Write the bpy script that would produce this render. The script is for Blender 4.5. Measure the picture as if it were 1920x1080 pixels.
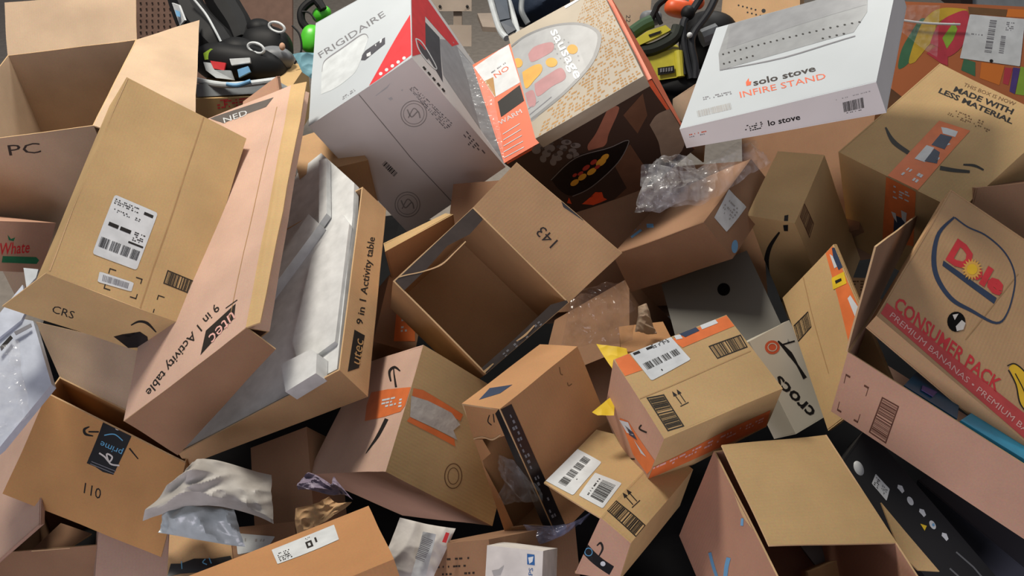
import bpy, bmesh, math, random
import numpy as np
from mathutils import Vector, Matrix, noise

# ------------------------------------------------------------------ camera, light, exposure
scene = bpy.context.scene
noise.seed_set(7)
for o in list(bpy.data.objects): bpy.data.objects.remove(o, do_unlink=True)
C = scene.collection
cam_data = bpy.data.cameras.new('camera'); cam = bpy.data.objects.new('camera', cam_data); C.objects.link(cam)
cam_data.sensor_width = 36; cam_data.lens = 1663.0/1920*36; cam_data.clip_start = .05; cam_data.clip_end = 100
cam.location = (0, 0, 2.45); cam.rotation_euler = (math.radians(90-35), 0, 0)
scene.camera = cam
scene.view_settings.view_transform = 'Standard'; scene.view_settings.look = 'None'
scene.view_settings.gamma = 1; scene.view_settings.use_curve_mapping = False
scene.view_settings.exposure = 0.36
world = bpy.data.worlds.new('world'); scene.world = world; world.use_nodes = True
bg = world.node_tree.nodes['Background']; bg.inputs[0].default_value = (.92, .93, 1.0, 1); bg.inputs[1].default_value = 0.19
def area(name, loc, tgt, size, power, col, sy=None):
    l = bpy.data.lights.new(name, 'AREA'); l.energy = power; l.color = col; l.size = size
    if sy: l.shape = 'RECTANGLE'; l.size_y = sy
    o = bpy.data.objects.new(name, l); C.objects.link(o); o.location = loc
    o.rotation_euler = (Vector(tgt)-Vector(loc)).to_track_quat('-Z', 'Y').to_euler(); return o
area('ceiling_lamp', (-1.35, 3.3, 4.05), (0, 2.1, .95), .7, 112, (1, .93, .82))
area('front_fill', (-.5, -2.0, 1.1), (0, 2.2, 1.2), 2.2, 56, (.97, .90, 1.0))  # soft fill added from the camera side to lift fronts and undersides
area('back_lamp', (1.2, 5.6, 4.0), (.5, 5.0, 0), .9, 70, (1, .97, .9))

# ------------------------------------------------------------------ materials
def lin(h):
    h = h.lstrip('#'); v = [int(h[i:i+2], 16)/255 for i in (0, 2, 4)]
    return tuple((c/12.92 if c <= .04045 else ((c+.055)/1.055)**2.4) for c in v)+(1,)
MATS = {}
def mat_card(name, hexc, rough=.8, var=.12, flute=1.0, spec=.25):
    m = bpy.data.materials.new(name); m.use_nodes = True; nt = m.node_tree; N = nt.nodes; L = nt.links
    b = N['Principled BSDF']; b.inputs['Roughness'].default_value = rough; b.inputs['Specular IOR Level'].default_value = spec
    uv = N.new('ShaderNodeUVMap'); uv.uv_map = 'metres'
    n1 = N.new('ShaderNodeTexNoise'); n1.inputs['Scale'].default_value = 5; n1.inputs['Detail'].default_value = 5
    n2 = N.new('ShaderNodeTexNoise'); n2.inputs['Scale'].default_value = 260; n2.inputs['Detail'].default_value = 3
    tc = N.new('ShaderNodeNewGeometry'); L.new(tc.outputs['Position'], n1.inputs['Vector']); L.new(tc.outputs['Position'], n2.inputs['Vector'])
    c = lin(hexc); r1 = N.new('ShaderNodeValToRGB')
    r1.color_ramp.elements[0].position = .3; r1.color_ramp.elements[1].position = .72
    r1.color_ramp.elements[0].color = tuple(x*(1-var) for x in c[:3])+(1,)
    r1.color_ramp.elements[1].color = tuple(min(1, x*(1+var)) for x in c[:3])+(1,)
    L.new(n1.outputs['Fac'], r1.inputs['Fac'])
    mx = N.new('ShaderNodeMix'); mx.data_type = 'RGBA'; mx.blend_type = 'OVERLAY'; mx.inputs['Factor'].default_value = .16*min(1, flute+.1)
    L.new(r1.outputs['Color'], mx.inputs['A']); L.new(n2.outputs['Color'], mx.inputs['B'])
    L.new(mx.outputs['Result'], b.inputs['Base Color'])
    if flute:
        w = N.new('ShaderNodeTexWave'); w.inputs['Scale'].default_value = 36; w.inputs['Distortion'].default_value = .4; w.inputs['Detail'].default_value = 1
        L.new(uv.outputs['UV'], w.inputs['Vector'])
        bp = N.new('ShaderNodeBump'); bp.inputs['Strength'].default_value = .10*flute; bp.inputs['Distance'].default_value = .0006
        L.new(w.outputs['Fac'], bp.inputs['Height'])
        b2 = N.new('ShaderNodeBump'); b2.inputs['Strength'].default_value = .25; b2.inputs['Distance'].default_value = .004
        n3 = N.new('ShaderNodeTexNoise'); n3.inputs['Scale'].default_value = 14; n3.inputs['Detail'].default_value = 4
        L.new(tc.outputs['Position'], n3.inputs['Vector'])
        L.new(n3.outputs['Fac'], b2.inputs['Height']); L.new(bp.outputs['Normal'], b2.inputs['Normal']); L.new(b2.outputs['Normal'], b.inputs['Normal'])
    MATS[name] = m; return m
def mat_plain(name, hexc, rough=.5, metal=0, spec=.4, alpha=1, bump=0):
    m = bpy.data.materials.new(name); m.use_nodes = True; N = m.node_tree.nodes; L = m.node_tree.links; b = N['Principled BSDF']
    g = N.new('ShaderNodeNewGeometry'); n = N.new('ShaderNodeTexNoise'); n.inputs['Scale'].default_value = 25; n.inputs['Detail'].default_value = 3
    L.new(g.outputs['Position'], n.inputs['Vector']); r = N.new('ShaderNodeValToRGB'); c = lin(hexc)
    r.color_ramp.elements[0].color = tuple(x*.88 for x in c[:3])+(1,); r.color_ramp.elements[1].color = tuple(min(1, x*1.08) for x in c[:3])+(1,)
    r.color_ramp.elements[0].position = .3; r.color_ramp.elements[1].position = .7
    L.new(n.outputs['Fac'], r.inputs['Fac']); L.new(r.outputs['Color'], b.inputs['Base Color'])
    b.inputs['Roughness'].default_value = rough; b.inputs['Metallic'].default_value = metal; b.inputs['Specular IOR Level'].default_value = spec
    if bump:
        bp = N.new('ShaderNodeBump'); bp.inputs['Strength'].default_value = bump; bp.inputs['Distance'].default_value = .01
        L.new(n.outputs['Fac'], bp.inputs['Height']); L.new(bp.outputs['Normal'], b.inputs['Normal'])
    MATS[name] = m; return m
def mat_film(name, col, dens, rough=.12):
    m = bpy.data.materials.new(name); m.use_nodes = True; nt = m.node_tree; N = nt.nodes; L = nt.links
    b = N['Principled BSDF']; b.inputs['Base Color'].default_value = lin(col); b.inputs['Roughness'].default_value = rough; b.inputs['Specular IOR Level'].default_value = .9
    t = N.new('ShaderNodeBsdfTransparent'); mx = N.new('ShaderNodeMixShader')
    n = N.new('ShaderNodeTexNoise'); n.inputs['Scale'].default_value = 30; n.inputs['Detail'].default_value = 6
    g = N.new('ShaderNodeNewGeometry'); L.new(g.outputs['Position'], n.inputs['Vector'])
    r = N.new('ShaderNodeMapRange'); r.inputs['From Min'].default_value = .35; r.inputs['From Max'].default_value = .7
    r.inputs['To Min'].default_value = dens*.5; r.inputs['To Max'].default_value = min(1, dens*1.6)
    L.new(n.outputs['Fac'], r.inputs['Value']); L.new(r.outputs['Result'], mx.inputs['Fac'])
    L.new(t.outputs['BSDF'], mx.inputs[1]); L.new(b.outputs['BSDF'], mx.inputs[2]); L.new(mx.outputs['Shader'], N['Material Output'].inputs['Surface'])
    bp = N.new('ShaderNodeBump'); bp.inputs['Strength'].default_value = .8; bp.inputs['Distance'].default_value = .01
    n2 = N.new('ShaderNodeTexVoronoi'); n2.inputs['Scale'].default_value = 45; L.new(g.outputs['Position'], n2.inputs['Vector'])
    L.new(n2.outputs['Distance'], bp.inputs['Height']); L.new(bp.outputs['Normal'], b.inputs['Normal'])
    MATS[name] = m
mat_card('kraft','#b3906a')
mat_card('tan','#b4966a')
mat_card('orange','#b28555')
mat_card('orangekraft','#ac8058')
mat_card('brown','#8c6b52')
mat_card('greytan','#b39b82')
mat_card('brownorange','#a97a50')
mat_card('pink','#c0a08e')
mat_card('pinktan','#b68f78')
mat_card('pinkbrown','#a47c68')
mat_card('greykraft','#9c8670')
mat_card('kraftprint','#b08a5c')
mat_card('edge','#c2a27a')
mat_card('oldwood','#9b8d80',flute=.5)
mat_card('white','#adb4b9',rough=0.5,var=0.04,flute=0,spec=0.4)
mat_card('greywhite','#dcd9d6',rough=0.65,var=0.04,flute=0,spec=0.4)
mat_card('greyprint','#c8c6c5',rough=0.5,var=0.04,flute=0,spec=0.4)
mat_card('photobrown','#3a2b24',rough=0.5,var=0.15,flute=0,spec=0.4)
mat_card('orangeprint','#dd6a45',rough=0.5,var=0.04,flute=0,spec=0.4)
mat_card('beigeprint','#9d927f',rough=0.5,var=0.15,flute=0,spec=0.4)
mat_card('greycard','#66645d',rough=0.65,var=0.04,flute=0,spec=0.4)
mat_card('cream','#d6d0be',rough=0.5,var=0.04,flute=0,spec=0.4)
mat_card('black','#18181a',rough=0.5,var=0.04,flute=0,spec=0.4)
mat_card('slate','#3a3c45',rough=0.5,var=0.04,flute=0,spec=0.4)
mat_card('toyorange','#a8623a',rough=0.5,var=0.04,flute=0,spec=0.4)
mat_card('toyorange2','#c8712c',rough=0.5,var=0.04,flute=0,spec=0.4)
for n,v in {'ink': ('#1d1a18', 0.6, 0, 0.3, 0), 'inkdark': ('#2c2420', 0.6, 0, 0.3, 0), 'inksoft': ('#6c6c70', 0.6, 0, 0.3, 0), 'inkgrey': ('#77777c', 0.6, 0, 0.3, 0), 'inkmid': ('#46464c', 0.5, 0, 0.3, 0), 'inkfaint': ('#9d9b99', 0.6, 0, 0.3, 0), 'inkbrown': ('#6d5137', 0.7, 0, 0.2, 0), 'inkbrown2': ('#5b3a2c', 0.7, 0, 0.2, 0), 'labelwhite': ('#c6cacc', 0.45, 0, 0.4, 0), 'paper': ('#c9c4be', 0.6, 0, 0.3, 0.2), 'seam': ('#a27f55', 0.6, 0, 0.4, 0), 'seam2': ('#8d8a88', 0.6, 0, 0.3, 0), 'blackgloss': ('#1b1b1e', 0.3, 0, 0.5, 0), 'tapedark': ('#413833', 0.3, 0, 0.5, 0.2), 'tapeblue': ('#5f9fc4', 0.4, 0, 0.4, 0), 'pinkprint': ('#dba9a0', 0.6, 0, 0.3, 0), 'darkprint': ('#5a5450', 0.6, 0, 0.3, 0), 'red': ('#c93338', 0.45, 0, 0.4, 0), 'redband': ('#c04a48', 0.55, 0, 0.3, 0), 'ltgrey': ('#b9bfc2', 0.5, 0, 0.4, 0), 'midgrey': ('#96969a', 0.4, 0, 0.4, 0), 'orangeink': ('#d8623f', 0.55, 0, 0.3, 0), 'photoash': ('#75706d', 0.5, 0, 0.3, 0), 'photoash2': ('#4c4644', 0.5, 0, 0.3, 0), 'photowood': ('#644634', 0.5, 0, 0.3, 0), 'skin': ('#9a6450', 0.5, 0, 0.3, 0), 'khaki': ('#8a7a69', 0.5, 0, 0.3, 0), 'photoblack': ('#15100f', 0.4, 0, 0.4, 0), 'photofood1': ('#cf9a34', 0.5, 0, 0.3, 0), 'photofood2': ('#a63a2e', 0.5, 0, 0.3, 0), 'flame': ('#e2522a', 0.5, 0, 0.3, 0), 'steel': ('#8b8e90', 0.4, 0, 0.4, 0), 'steelmid': ('#87898c', 0.35, 0, 0.4, 0), 'steeldark': ('#606264', 0.4, 0, 0.4, 0), 'sauspink': ('#a9787a', 0.5, 0, 0.3, 0), 'orange_tape': ('#d6713d', 0.4, 0, 0.4, 0), 'navy': ('#2b3850', 0.5, 0, 0.4, 0), 'sunlight': ('#d8a54e', 0.5, 0, 0.3, 0), 'sunyellow': ('#e0b52c', 0.5, 0, 0.3, 0), 'holedark': ('#0d0b0a', 0.9, 0, 0.1, 0), 'bluepaint': ('#6a9cc4', 0.5, 0, 0.4, 0), 'yellow': ('#d6b52a', 0.45, 0, 0.4, 0), 'silvertape': ('#b3ada4', 0.35, 0, 0.5, 0.3), 'postalblue': ('#2b5a92', 0.5, 0, 0.3, 0), 'greenprint': ('#2f7350', 0.5, 0, 0.3, 0), 'toygreen': ('#3e6a4c', 0.3, 0, 0.5, 0), 'toyyellow': ('#b9992f', 0.3, 0, 0.5, 0), 'toyred': ('#b23a46', 0.3, 0, 0.5, 0), 'toylime': ('#84a436', 0.3, 0, 0.5, 0), 'purple': ('#4d3c78', 0.4, 0, 0.4, 0), 'foam': ('#c9cbcb', 0.7, 0, 0.2, 0.1), 'plasticwhite': ('#b9c0cc', 0.3, 0, 0.5, 0.2), 'greybag': ('#a8a49e', 0.5, 0, 0.4, 0.2), 'greybag2': ('#a9b2b4', 0.25, 0, 0.6, 0.3), 'purplegrey': ('#7f7486', 0.5, 0, 0.4, 0.4), 'teal': ('#2f9cc0', 0.25, 0, 0.6, 0), 'tealdark': ('#1f4f6c', 0.3, 0, 0.5, 0), 'satingrey': ('#5b5654', 0.35, 0.5, 0.5, 0), 'pegbrown': ('#6e564b', 0.7, 0, 0.2, 0), 'pegdark': ('#2a211d', 0.8, 0, 0.1, 0), 'blackplastic': ('#101113', 0.6, 0, 0.25, 0), 'greyplastic': ('#6f7276', 0.5, 0, 0.4, 0), 'greyplastic2': ('#777c80', 0.5, 0, 0.4, 0), 'greygreen': ('#6b726c', 0.5, 0, 0.4, 0), 'limegreen': ('#4fc030', 0.35, 0, 0.5, 0), 'tealpale': ('#6d9aa8', 0.6, 0, 0.3, 0.2), 'slateblue': ('#3d4652', 0.5, 0, 0.4, 0), 'navyfabric': ('#232d3e', 0.8, 0, 0.2, 0.4), 'toolyellow': ('#c2b83e', 0.45, 0, 0.4, 0), 'gapshade': ('#0e0e0f', 0.75, 0, 0.15, 0), 'blackgreen': ('#20261f', 0.5, 0, 0.4, 0), 'darkgreen': ('#2f4a30', 0.5, 0, 0.4, 0), 'toolorange': ('#e05f33', 0.4, 0, 0.4, 0), 'blacktube': ('#2b2d31', 0.35, 0.2, 0.5, 0), 'concrete': ('#8d857c', 0.8, 0, 0.2, 0.3), 'wallpaint': ('#a9a39a', 0.85, 0, 0.2, 0.1)}.items(): mat_plain(n,v[0],v[1],v[2],v[3],bump=v[4])
for n,v in {'clearfilm': ('#d6d6d8', 0.16), 'clearfilm2': ('#cdd2d6', 0.12), 'darkfilm': ('#7a6358', 0.22), 'bluefilm': ('#8d94b4', 0.45)}.items(): mat_film(n,v[0],v[1])
def M(n):
    if n in MATS: return MATS[n]
    raise KeyError(n)

# ------------------------------------------------------------------ helpers
def tag(o, label=None, cat=None, group=None, kind=None):
    for k, v in (('label', label), ('category', cat), ('group', group), ('kind', kind)):
        if v: o[k] = v
def link(name, me, parent=None, loc=None):
    o = bpy.data.objects.new(name, me); C.objects.link(o)
    if parent is not None: o.parent = parent
    if loc is not None: o.location = loc
    return o
NG = 10
class Surf:
    """a slightly bulged panel over four corner points; its grid also carries the print"""
    def __init__(s, q, sgn, amp, seed, th, inward=None, crease=None):
        s.q = [Vector(p) for p in q]; n = (s.q[1]-s.q[0]).cross(s.q[3]-s.q[0])
        if n.length < 1e-9: n = Vector((0, 0, 1))
        n.normalize(); s.n = n*sgn; s.th = th
        s.inw = inward if inward is not None else -s.n
        rnd = random.Random(seed); a = amp*.001; k1 = rnd.uniform(-1, 1); k2 = rnd.uniform(-1, 1); ph = rnd.uniform(0, 6)
        s.g = []
        for j in range(NG+1):
            row = []
            for i in range(NG+1):
                u, v = i/NG, j/NG
                P = s.q[0]*((1-u)*(1-v))+s.q[1]*(u*(1-v))+s.q[2]*(u*v)+s.q[3]*((1-u)*v)
                e = math.sin(math.pi*u)*math.sin(math.pi*v)
                P = P+s.n*(a*(k1*e+.6*k2*math.sin(2*math.pi*u)*math.sin(math.pi*v)+.4*e*math.sin(5*u+7*v+ph)))
                P = P+noise.noise_vector(P*6)*a*.55
                row.append(P)
            s.g.append(row)
        s.w = (s.q[1]-s.q[0]).length; s.h = (s.q[3]-s.q[0]).length
    def at(s, u, v, h=0):
        x = min(max(u*NG, 0), NG-1e-6); y = min(max(v*NG, 0), NG-1e-6); i = int(x); j = int(y); fx = x-i; fy = y-j
        g = s.g
        return g[j][i]*((1-fx)*(1-fy))+g[j][i+1]*(fx*(1-fy))+g[j+1][i+1]*(fx*fy)+g[j+1][i]*((1-fx)*fy)+s.n*h
class MB:
    def __init__(s): s.v = []; s.f = []; s.m = []; s.uv = []; s.mats = []
    def mi(s, name):
        if name not in s.mats: s.mats.append(name)
        return s.mats.index(name)
    def face(s, pts, mat, uvs=None):
        b = len(s.v); s.v += [tuple(p) for p in pts]; s.f.append(tuple(range(b, b+len(pts)))); s.m.append(s.mi(mat)); s.uv += (uvs or [(0, 0)]*len(pts))
    def grid(s, G, mat, w=1, h=1, flip=False):
        b = len(s.v); nj = len(G); ni = len(G[0]); mi = s.mi(mat)
        for r in G: s.v += [tuple(p) for p in r]
        for j in range(nj-1):
            for i in range(ni-1):
                c = [(i, j), (i+1, j), (i+1, j+1), (i, j+1)]
                if flip: c.reverse()
                s.f.append(tuple(b+y*ni+x for x, y in c)); s.m.append(mi); s.uv += [(x/(ni-1)*w, y/(nj-1)*h) for x, y in c]
    def panel(s, S, mat, inner=None, edges=(1, 1, 1, 1), emat='edge'):
        s.grid(S.g, mat, S.w, S.h)
        I = [[p+S.inw*S.th for p in r] for r in S.g]
        s.grid(I, inner or mat, S.w, S.h, True)
        rows = [([S.g[0][i] for i in range(NG+1)], [I[0][i] for i in range(NG+1)]), ([S.g[j][NG] for j in range(NG+1)], [I[j][NG] for j in range(NG+1)]),
                ([S.g[NG][i] for i in range(NG+1)], [I[NG][i] for i in range(NG+1)]), ([S.g[j][0] for j in range(NG+1)], [I[j][0] for j in range(NG+1)])]
        for k in range(4):
            if edges[k]: s.grid([rows[k][0], rows[k][1]], emat, 1, S.th)
    def build(s, name, parent, smooth=True, loc=None):
        me = bpy.data.meshes.new(name); off = Vector(loc if loc is not None else (parent.location if parent is not None else (0, 0, 0)))
        p = parent
        while p is not None and p.parent is not None: p = p.parent
        if p is not None: off = Vector(p['_loc'])
        me.from_pydata([tuple(Vector(v)-off) for v in s.v], [], s.f)
        for n in s.mats: me.materials.append(M(n))
        me.polygons.foreach_set('material_index', s.m)
        uvl = me.uv_layers.new(name='metres'); uvl.data.foreach_set('uv', [c for t in s.uv for c in t])
        if smooth:
            me.polygons.foreach_set('use_smooth', [True]*len(me.polygons))
            bm = bmesh.new(); bm.from_mesh(me)
            bmesh.ops.remove_doubles(bm, verts=bm.verts, dist=1e-5)
            for e in bm.edges:
                if len(e.link_faces) == 2 and e.calc_face_angle(0) > .5: e.smooth = False
                elif len(e.link_faces) != 2: e.smooth = False
            bm.to_mesh(me); bm.free()
        o = link(name, me, parent)
        return o
def root(name, label, cat, pts, group=None):
    lo = min(pts, key=lambda p: p[2]); cx = sum(p[0] for p in pts)/len(pts); cy = sum(p[1] for p in pts)/len(pts)
    o = bpy.data.objects.new(name, None); C.objects.link(o); o.location = (cx, cy, lo[2]); o['_loc'] = (cx, cy, lo[2]); o.empty_display_size = .05
    tag(o, label, cat, group); return o

# ---- print and labels: flat shapes in a unit frame, mapped onto a panel
_tc = {}
def text_mesh(txt, bold, shear):
    k = (txt, bold, shear)
    if k in _tc: return _tc[k]
    cu = bpy.data.curves.new('t', 'FONT'); cu.body = txt; cu.resolution_u = 2; cu.offset = bold; cu.shear = shear; cu.align_x = 'LEFT'
    o = bpy.data.objects.new('t', cu); C.objects.link(o)
    bpy.context.view_layer.update(); dg = bpy.context.evaluated_depsgraph_get(); me = o.evaluated_get(dg).to_mesh()
    vs = [(v.co.x, v.co.y) for v in me.vertices]; fs = [tuple(p.vertices) for p in me.polygons]
    o.evaluated_get(dg).to_mesh_clear(); bpy.data.objects.remove(o); bpy.data.curves.remove(cu)
    x0 = min(v[0] for v in vs); x1 = max(v[0] for v in vs); y0 = min(v[1] for v in vs); y1 = max(v[1] for v in vs)
    vs = [((x-x0)/(x1-x0), (y-y0)/(y1-y0)) for x, y in vs]
    _tc[k] = (vs, fs); return _tc[k]
def arc(cx, cy, rx, ry, a0, a1, n): return [(cx+rx*math.cos(a0+(a1-a0)*i/n), cy+ry*math.sin(a0+(a1-a0)*i/n)) for i in range(n+1)]
def band(pts, ws):
    """a stroke of changing width along points -> quads"""
    out = []; L = []; R = []
    for i, p in enumerate(pts):
        a = pts[max(i-1, 0)]; b = pts[min(i+1, len(pts)-1)]; dx, dy = b[0]-a[0], b[1]-a[1]; l = math.hypot(dx, dy) or 1
        w = ws[i] if isinstance(ws, (list, tuple)) else ws
        L.append((p[0]-dy/l*w/2, p[1]+dx/l*w/2)); R.append((p[0]+dy/l*w/2, p[1]-dx/l*w/2))
    for i in range(len(pts)-1): out.append([L[i], L[i+1], R[i+1], R[i]])
    return out
def spline(pts, n=8):
    P = [pts[0]]+list(pts)+[pts[-1]]; out = []
    for i in range(1, len(P)-2):
        for k in range(n):
            t = k/n; a, b, c, d = P[i-1:i+3]
            out.append(tuple(.5*(2*b[q]+(c[q]-a[q])*t+(2*a[q]-5*b[q]+4*c[q]-d[q])*t*t+(3*b[q]-a[q]-3*c[q]+d[q])*t**3) for q in (0, 1)))
    out.append(tuple(pts[-1])); return out
def prim(p):
    """returns list of (verts, faces) in unit frame"""
    k = p[0]
    if k == 'r': _, a, b, c, d = p; return [([(a, b), (c, b), (c, d), (a, d)], [(0, 1, 2, 3)])]
    if k == 'rr':   # rounded rect
        _, a, b, c, d, rx, ry = p; P = []
        for (x, y, s) in ((c-rx, d-ry, 0), (a+rx, d-ry, 1), (a+rx, b+ry, 2), (c-rx, b+ry, 3)): P += arc(x, y, rx, ry, s*math.pi/2, (s+1)*math.pi/2, 4)
        return [(P, [tuple(range(len(P)))])]
    if k == 'p': P = p[1]; return [(P, [tuple(range(len(P)))])]
    if k == 'sp': P = spline(list(p[1])+[p[1][0]], 6)[:-1]; return [(P, [tuple(range(len(P)))])]
    if k == 'e': _, cx, cy, rx, ry = p; P = arc(cx, cy, rx, ry, 0, 2*math.pi, 28)[:-1]; return [(P, [tuple(range(len(P)))])]
    if k == 'ring':
        _, cx, cy, rx, ry, w, h = p[:7]; a0, a1 = (p[7], p[8]) if len(p) > 7 else (0, 2*math.pi)
        A = arc(cx, cy, rx, ry, a0, a1, 32); B = arc(cx, cy, rx-w, ry-h, a0, a1, 32)
        return [([A[i], A[i+1], B[i+1], B[i]], [(0, 1, 2, 3)]) for i in range(32)]
    if k == 'l': # stroke
        return [(q, [(0, 1, 2, 3)]) for q in band(spline(p[1]) if len(p) > 3 and p[3] else p[1], p[2])]
    if k == 'fr': # frame with its own widths
        _, a, b, c, d, w, h = p
        return sum([prim(('r',)+r) for r in ((a, b, c, b+h), (a, d-h, c, d), (a, b+h, a+w, d-h), (c-w, b+h, c, d-h))], [])
    if k == 'bc': # bars; dir 0 = vertical bars along s
        _, a, b, c, d, n, seed, dr = p; rnd = random.Random(seed); out = []; x = 0; W = []
        for i in range(n): W.append((x, x+rnd.choice((1, 1, 2, 3)))); x = W[-1][1]+rnd.choice((1, 1, 2))
        for s, e in W:
            s /= x; e /= x
            out += prim(('r', a+(c-a)*s, b, a+(c-a)*e, d) if dr == 0 else ('r', a, b+(d-b)*s, c, b+(d-b)*e))
        return out
    if k == 't':
        _, txt, a, b, c, d = p[:6]; bold = p[6] if len(p) > 6 else 0; sh = p[7] if len(p) > 7 else 0
        vs, fs = text_mesh(txt, bold, sh); return [([(a+(c-a)*x, b+(d-b)*y) for x, y in vs], fs)]
    if k == 'dots':
        _, a, b, c, d, n, m, r = p; out = []
        for i in range(n):
            for j in range(m): out += prim(('e', a+(c-a)*i/max(n-1, 1), b+(d-b)*j/max(m-1, 1), r, r*2))
        return out
    if k == 'noise': # broken fine print
        _, a, b, c, d, n, m, seed = p; rnd = random.Random(seed); out = []
        for j in range(m):
            for i in range(n):
                if rnd.random() < .6:
                    x = a+(c-a)*i/n; y = b+(d-b)*j/m; out += prim(('r', x, y, x+(c-a)/n*rnd.uniform(.4, 1), y+(d-b)/m*.55))
        return out
    if k == 'q': # local frame w x h
        _, W, H, sub = p; out = []
        for q in sub:
            if q[0] == 's':
                pts = spline(q[1], 5) if q[3] else q[1]; w = q[2]
                if q[3] and isinstance(w, list): w = [w[min(i//5, len(w)-1)]*(1-i % 5/5)+w[min(i//5+1, len(w)-1)]*(i % 5/5) for i in range(len(pts))]
                qs = [(b, [(0, 1, 2, 3)]) for b in band(pts, w)]
            elif q[0] == 'e':
                _, cx, cy, rx, ry, ro = q; c, s = math.cos(ro), math.sin(ro); n = 18 if max(rx, ry) > 5 else 8
                qs = [([(cx+x*c-y*s, cy+x*s+y*c) for x, y in arc(0, 0, rx, ry, 0, 2*math.pi, n)[:-1]], [tuple(range(n))])]
            elif q[0] == 'o': qs = prim(('ring', q[1], q[2], q[3], q[4], q[5], q[5]))
            elif q[0] == 'c': P = spline(list(q[1])+[q[1][0]], 5)[:-1]; qs = [(P, [tuple(range(len(P)))])]
            else: qs = [(q[1], [tuple(range(len(q[1])))])]
            out += [([(x/W, y/H) for x, y in v], f) for v, f in qs]
        return out
    raise ValueError(k)
def decal(S, uvq, prims, mat, name, parent, h):
    bm = bmesh.new(); q = uvq
    for pr in prims:
        if isinstance(pr, tuple) and pr[0] == 'M': mat = pr[1]; continue
        for vs, fs in prim(pr):
            bv = []
            for s_, t_ in vs:
                u = q[0]*(1-s_)*(1-t_)+q[2]*s_*(1-t_)+q[4]*s_*t_+q[6]*(1-s_)*t_
                v = q[1]*(1-s_)*(1-t_)+q[3]*s_*(1-t_)+q[5]*s_*t_+q[7]*(1-s_)*t_
                bv.append(bm.verts.new((u, v, 0)))
            for f in fs:
                try: bm.faces.new([bv[i] for i in f])
                except Exception: pass
    big = [f for f in bm.faces if len(f.verts) > 4]
    if big: bmesh.ops.triangulate(bm, faces=big)
    e = .004
    for co, no in (((e, 0, 0), (-1, 0, 0)), ((1-e, 0, 0), (1, 0, 0)), ((0, e, 0), (0, -1, 0)), ((0, 1-e, 0), (0, 1, 0))):
        bmesh.ops.bisect_plane(bm, geom=bm.verts[:]+bm.edges[:]+bm.faces[:], dist=1e-6, plane_co=co, plane_no=no, clear_outer=True)
    if not bm.faces: bm.free(); return None
    us = [v.co.x for v in bm.verts]; vs_ = [v.co.y for v in bm.verts]
    for k in range(1, NG):
        if min(us) < k/NG < max(us): bmesh.ops.bisect_plane(bm, geom=bm.verts[:]+bm.edges[:]+bm.faces[:], dist=1e-6, plane_co=(k/NG, 0, 0), plane_no=(1, 0, 0))
        if min(vs_) < k/NG < max(vs_): bmesh.ops.bisect_plane(bm, geom=bm.verts[:]+bm.edges[:]+bm.faces[:], dist=1e-6, plane_co=(0, k/NG, 0), plane_no=(0, 1, 0))
    p = parent
    while p.parent is not None: p = p.parent
    off = Vector(p['_loc'])
    uvl = bm.loops.layers.uv.new('metres')
    for f in bm.faces:
        for l in f.loops: l[uvl].uv = (l.vert.co.x*S.w, l.vert.co.y*S.h)
    for v in bm.verts: v.co = S.at(v.co.x, v.co.y, h)-off
    bmesh.ops.recalc_face_normals(bm, faces=bm.faces)
    fs = [f for f in bm.faces if f.normal.dot(S.n) < 0]
    if fs: bmesh.ops.reverse_faces(bm, faces=fs)
    me = bpy.data.meshes.new(name); bm.to_mesh(me); bm.free(); me.materials.append(M(mat))
    return link(name, me, parent)
def put_decals(S, decs, parent):
    for name, uvq, groups, h in decs:
        base = None
        for gi, (mat, prims) in enumerate(groups):
            if base is None: base = decal(S, uvq, prims, mat, name, parent, h*.001)
            else: decal(S, uvq, prims, mat, 'print', base, h*.001+.0004*gi)

FK = {'A0': ('o', 'b', 'bc', 'c'), 'A1': ('a', 'ab', 'abc', 'ac'), 'B0': ('o', 'a', 'ac', 'c'), 'B1': ('b', 'ab', 'abc', 'bc'), 'C0': ('o', 'a', 'ab', 'b'), 'C1': ('c', 'ac', 'abc', 'bc')}
KEYS = ['o', 'a', 'b', 'ab', 'c', 'ac', 'bc', 'abc']
def carton(d):
    V = {k: Vector(p) for k, p in zip(KEYS, d['v'])}; cen = sum(V.values(), Vector())/8
    pts = list(V.values()); R = root(d['name'], d['label'], d['cat'], pts, d.get('grp'))
    faces = [f for f in FK if f not in d['open']]
    body = MB(); surfs = {}
    cnt = {}
    for f in faces:
        ks = FK[f]
        for i in range(4): e = frozenset((ks[i], ks[(i+1) % 4])); cnt[e] = cnt.get(e, 0)+1
    for fi, f in enumerate(faces):
        ks = FK[f]; q = [V[k] for k in ks]; n = (q[1]-q[0]).cross(q[3]-q[0]).normalized(); mid = sum(q, Vector())/4
        inw = n if (cen-mid).dot(n) > 0 else -n
        S = Surf(q, d['sg'][f], d['amp'], hash(d['id']) % 1 + sum(map(ord, d['id']+f)), d['th']*.001, inward=inw)
        surfs[f] = S
        body.panel(S, d['fm'].get(f, d['mat']), d.get('inm') or d['mat'], [cnt[frozenset((ks[i], ks[(i+1) % 4]))] < 2 for i in range(4)])
    B = body.build('body', R)
    for f in d['dec']:
        if f not in surfs:   # strips and torn board spanning an open side
            S = Surf([V[k] for k in FK[f]], d['sg'][f], 0, 1, .002); S.n = S.n; surfs[f] = S
        put_decals(surfs[f], d['dec'][f], R)
    for k, fl in enumerate(d['flaps']):
        S = Surf(fl['q'], fl['sg'], d['amp']*1.2+1, k+sum(map(ord, d['id'])), d['th']*.001)
        mb = MB(); mb.panel(S, fl['mat'] or d['mat']); F = mb.build('flap', R)
        put_decals(S, fl['dec'], F)
    return R

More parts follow.
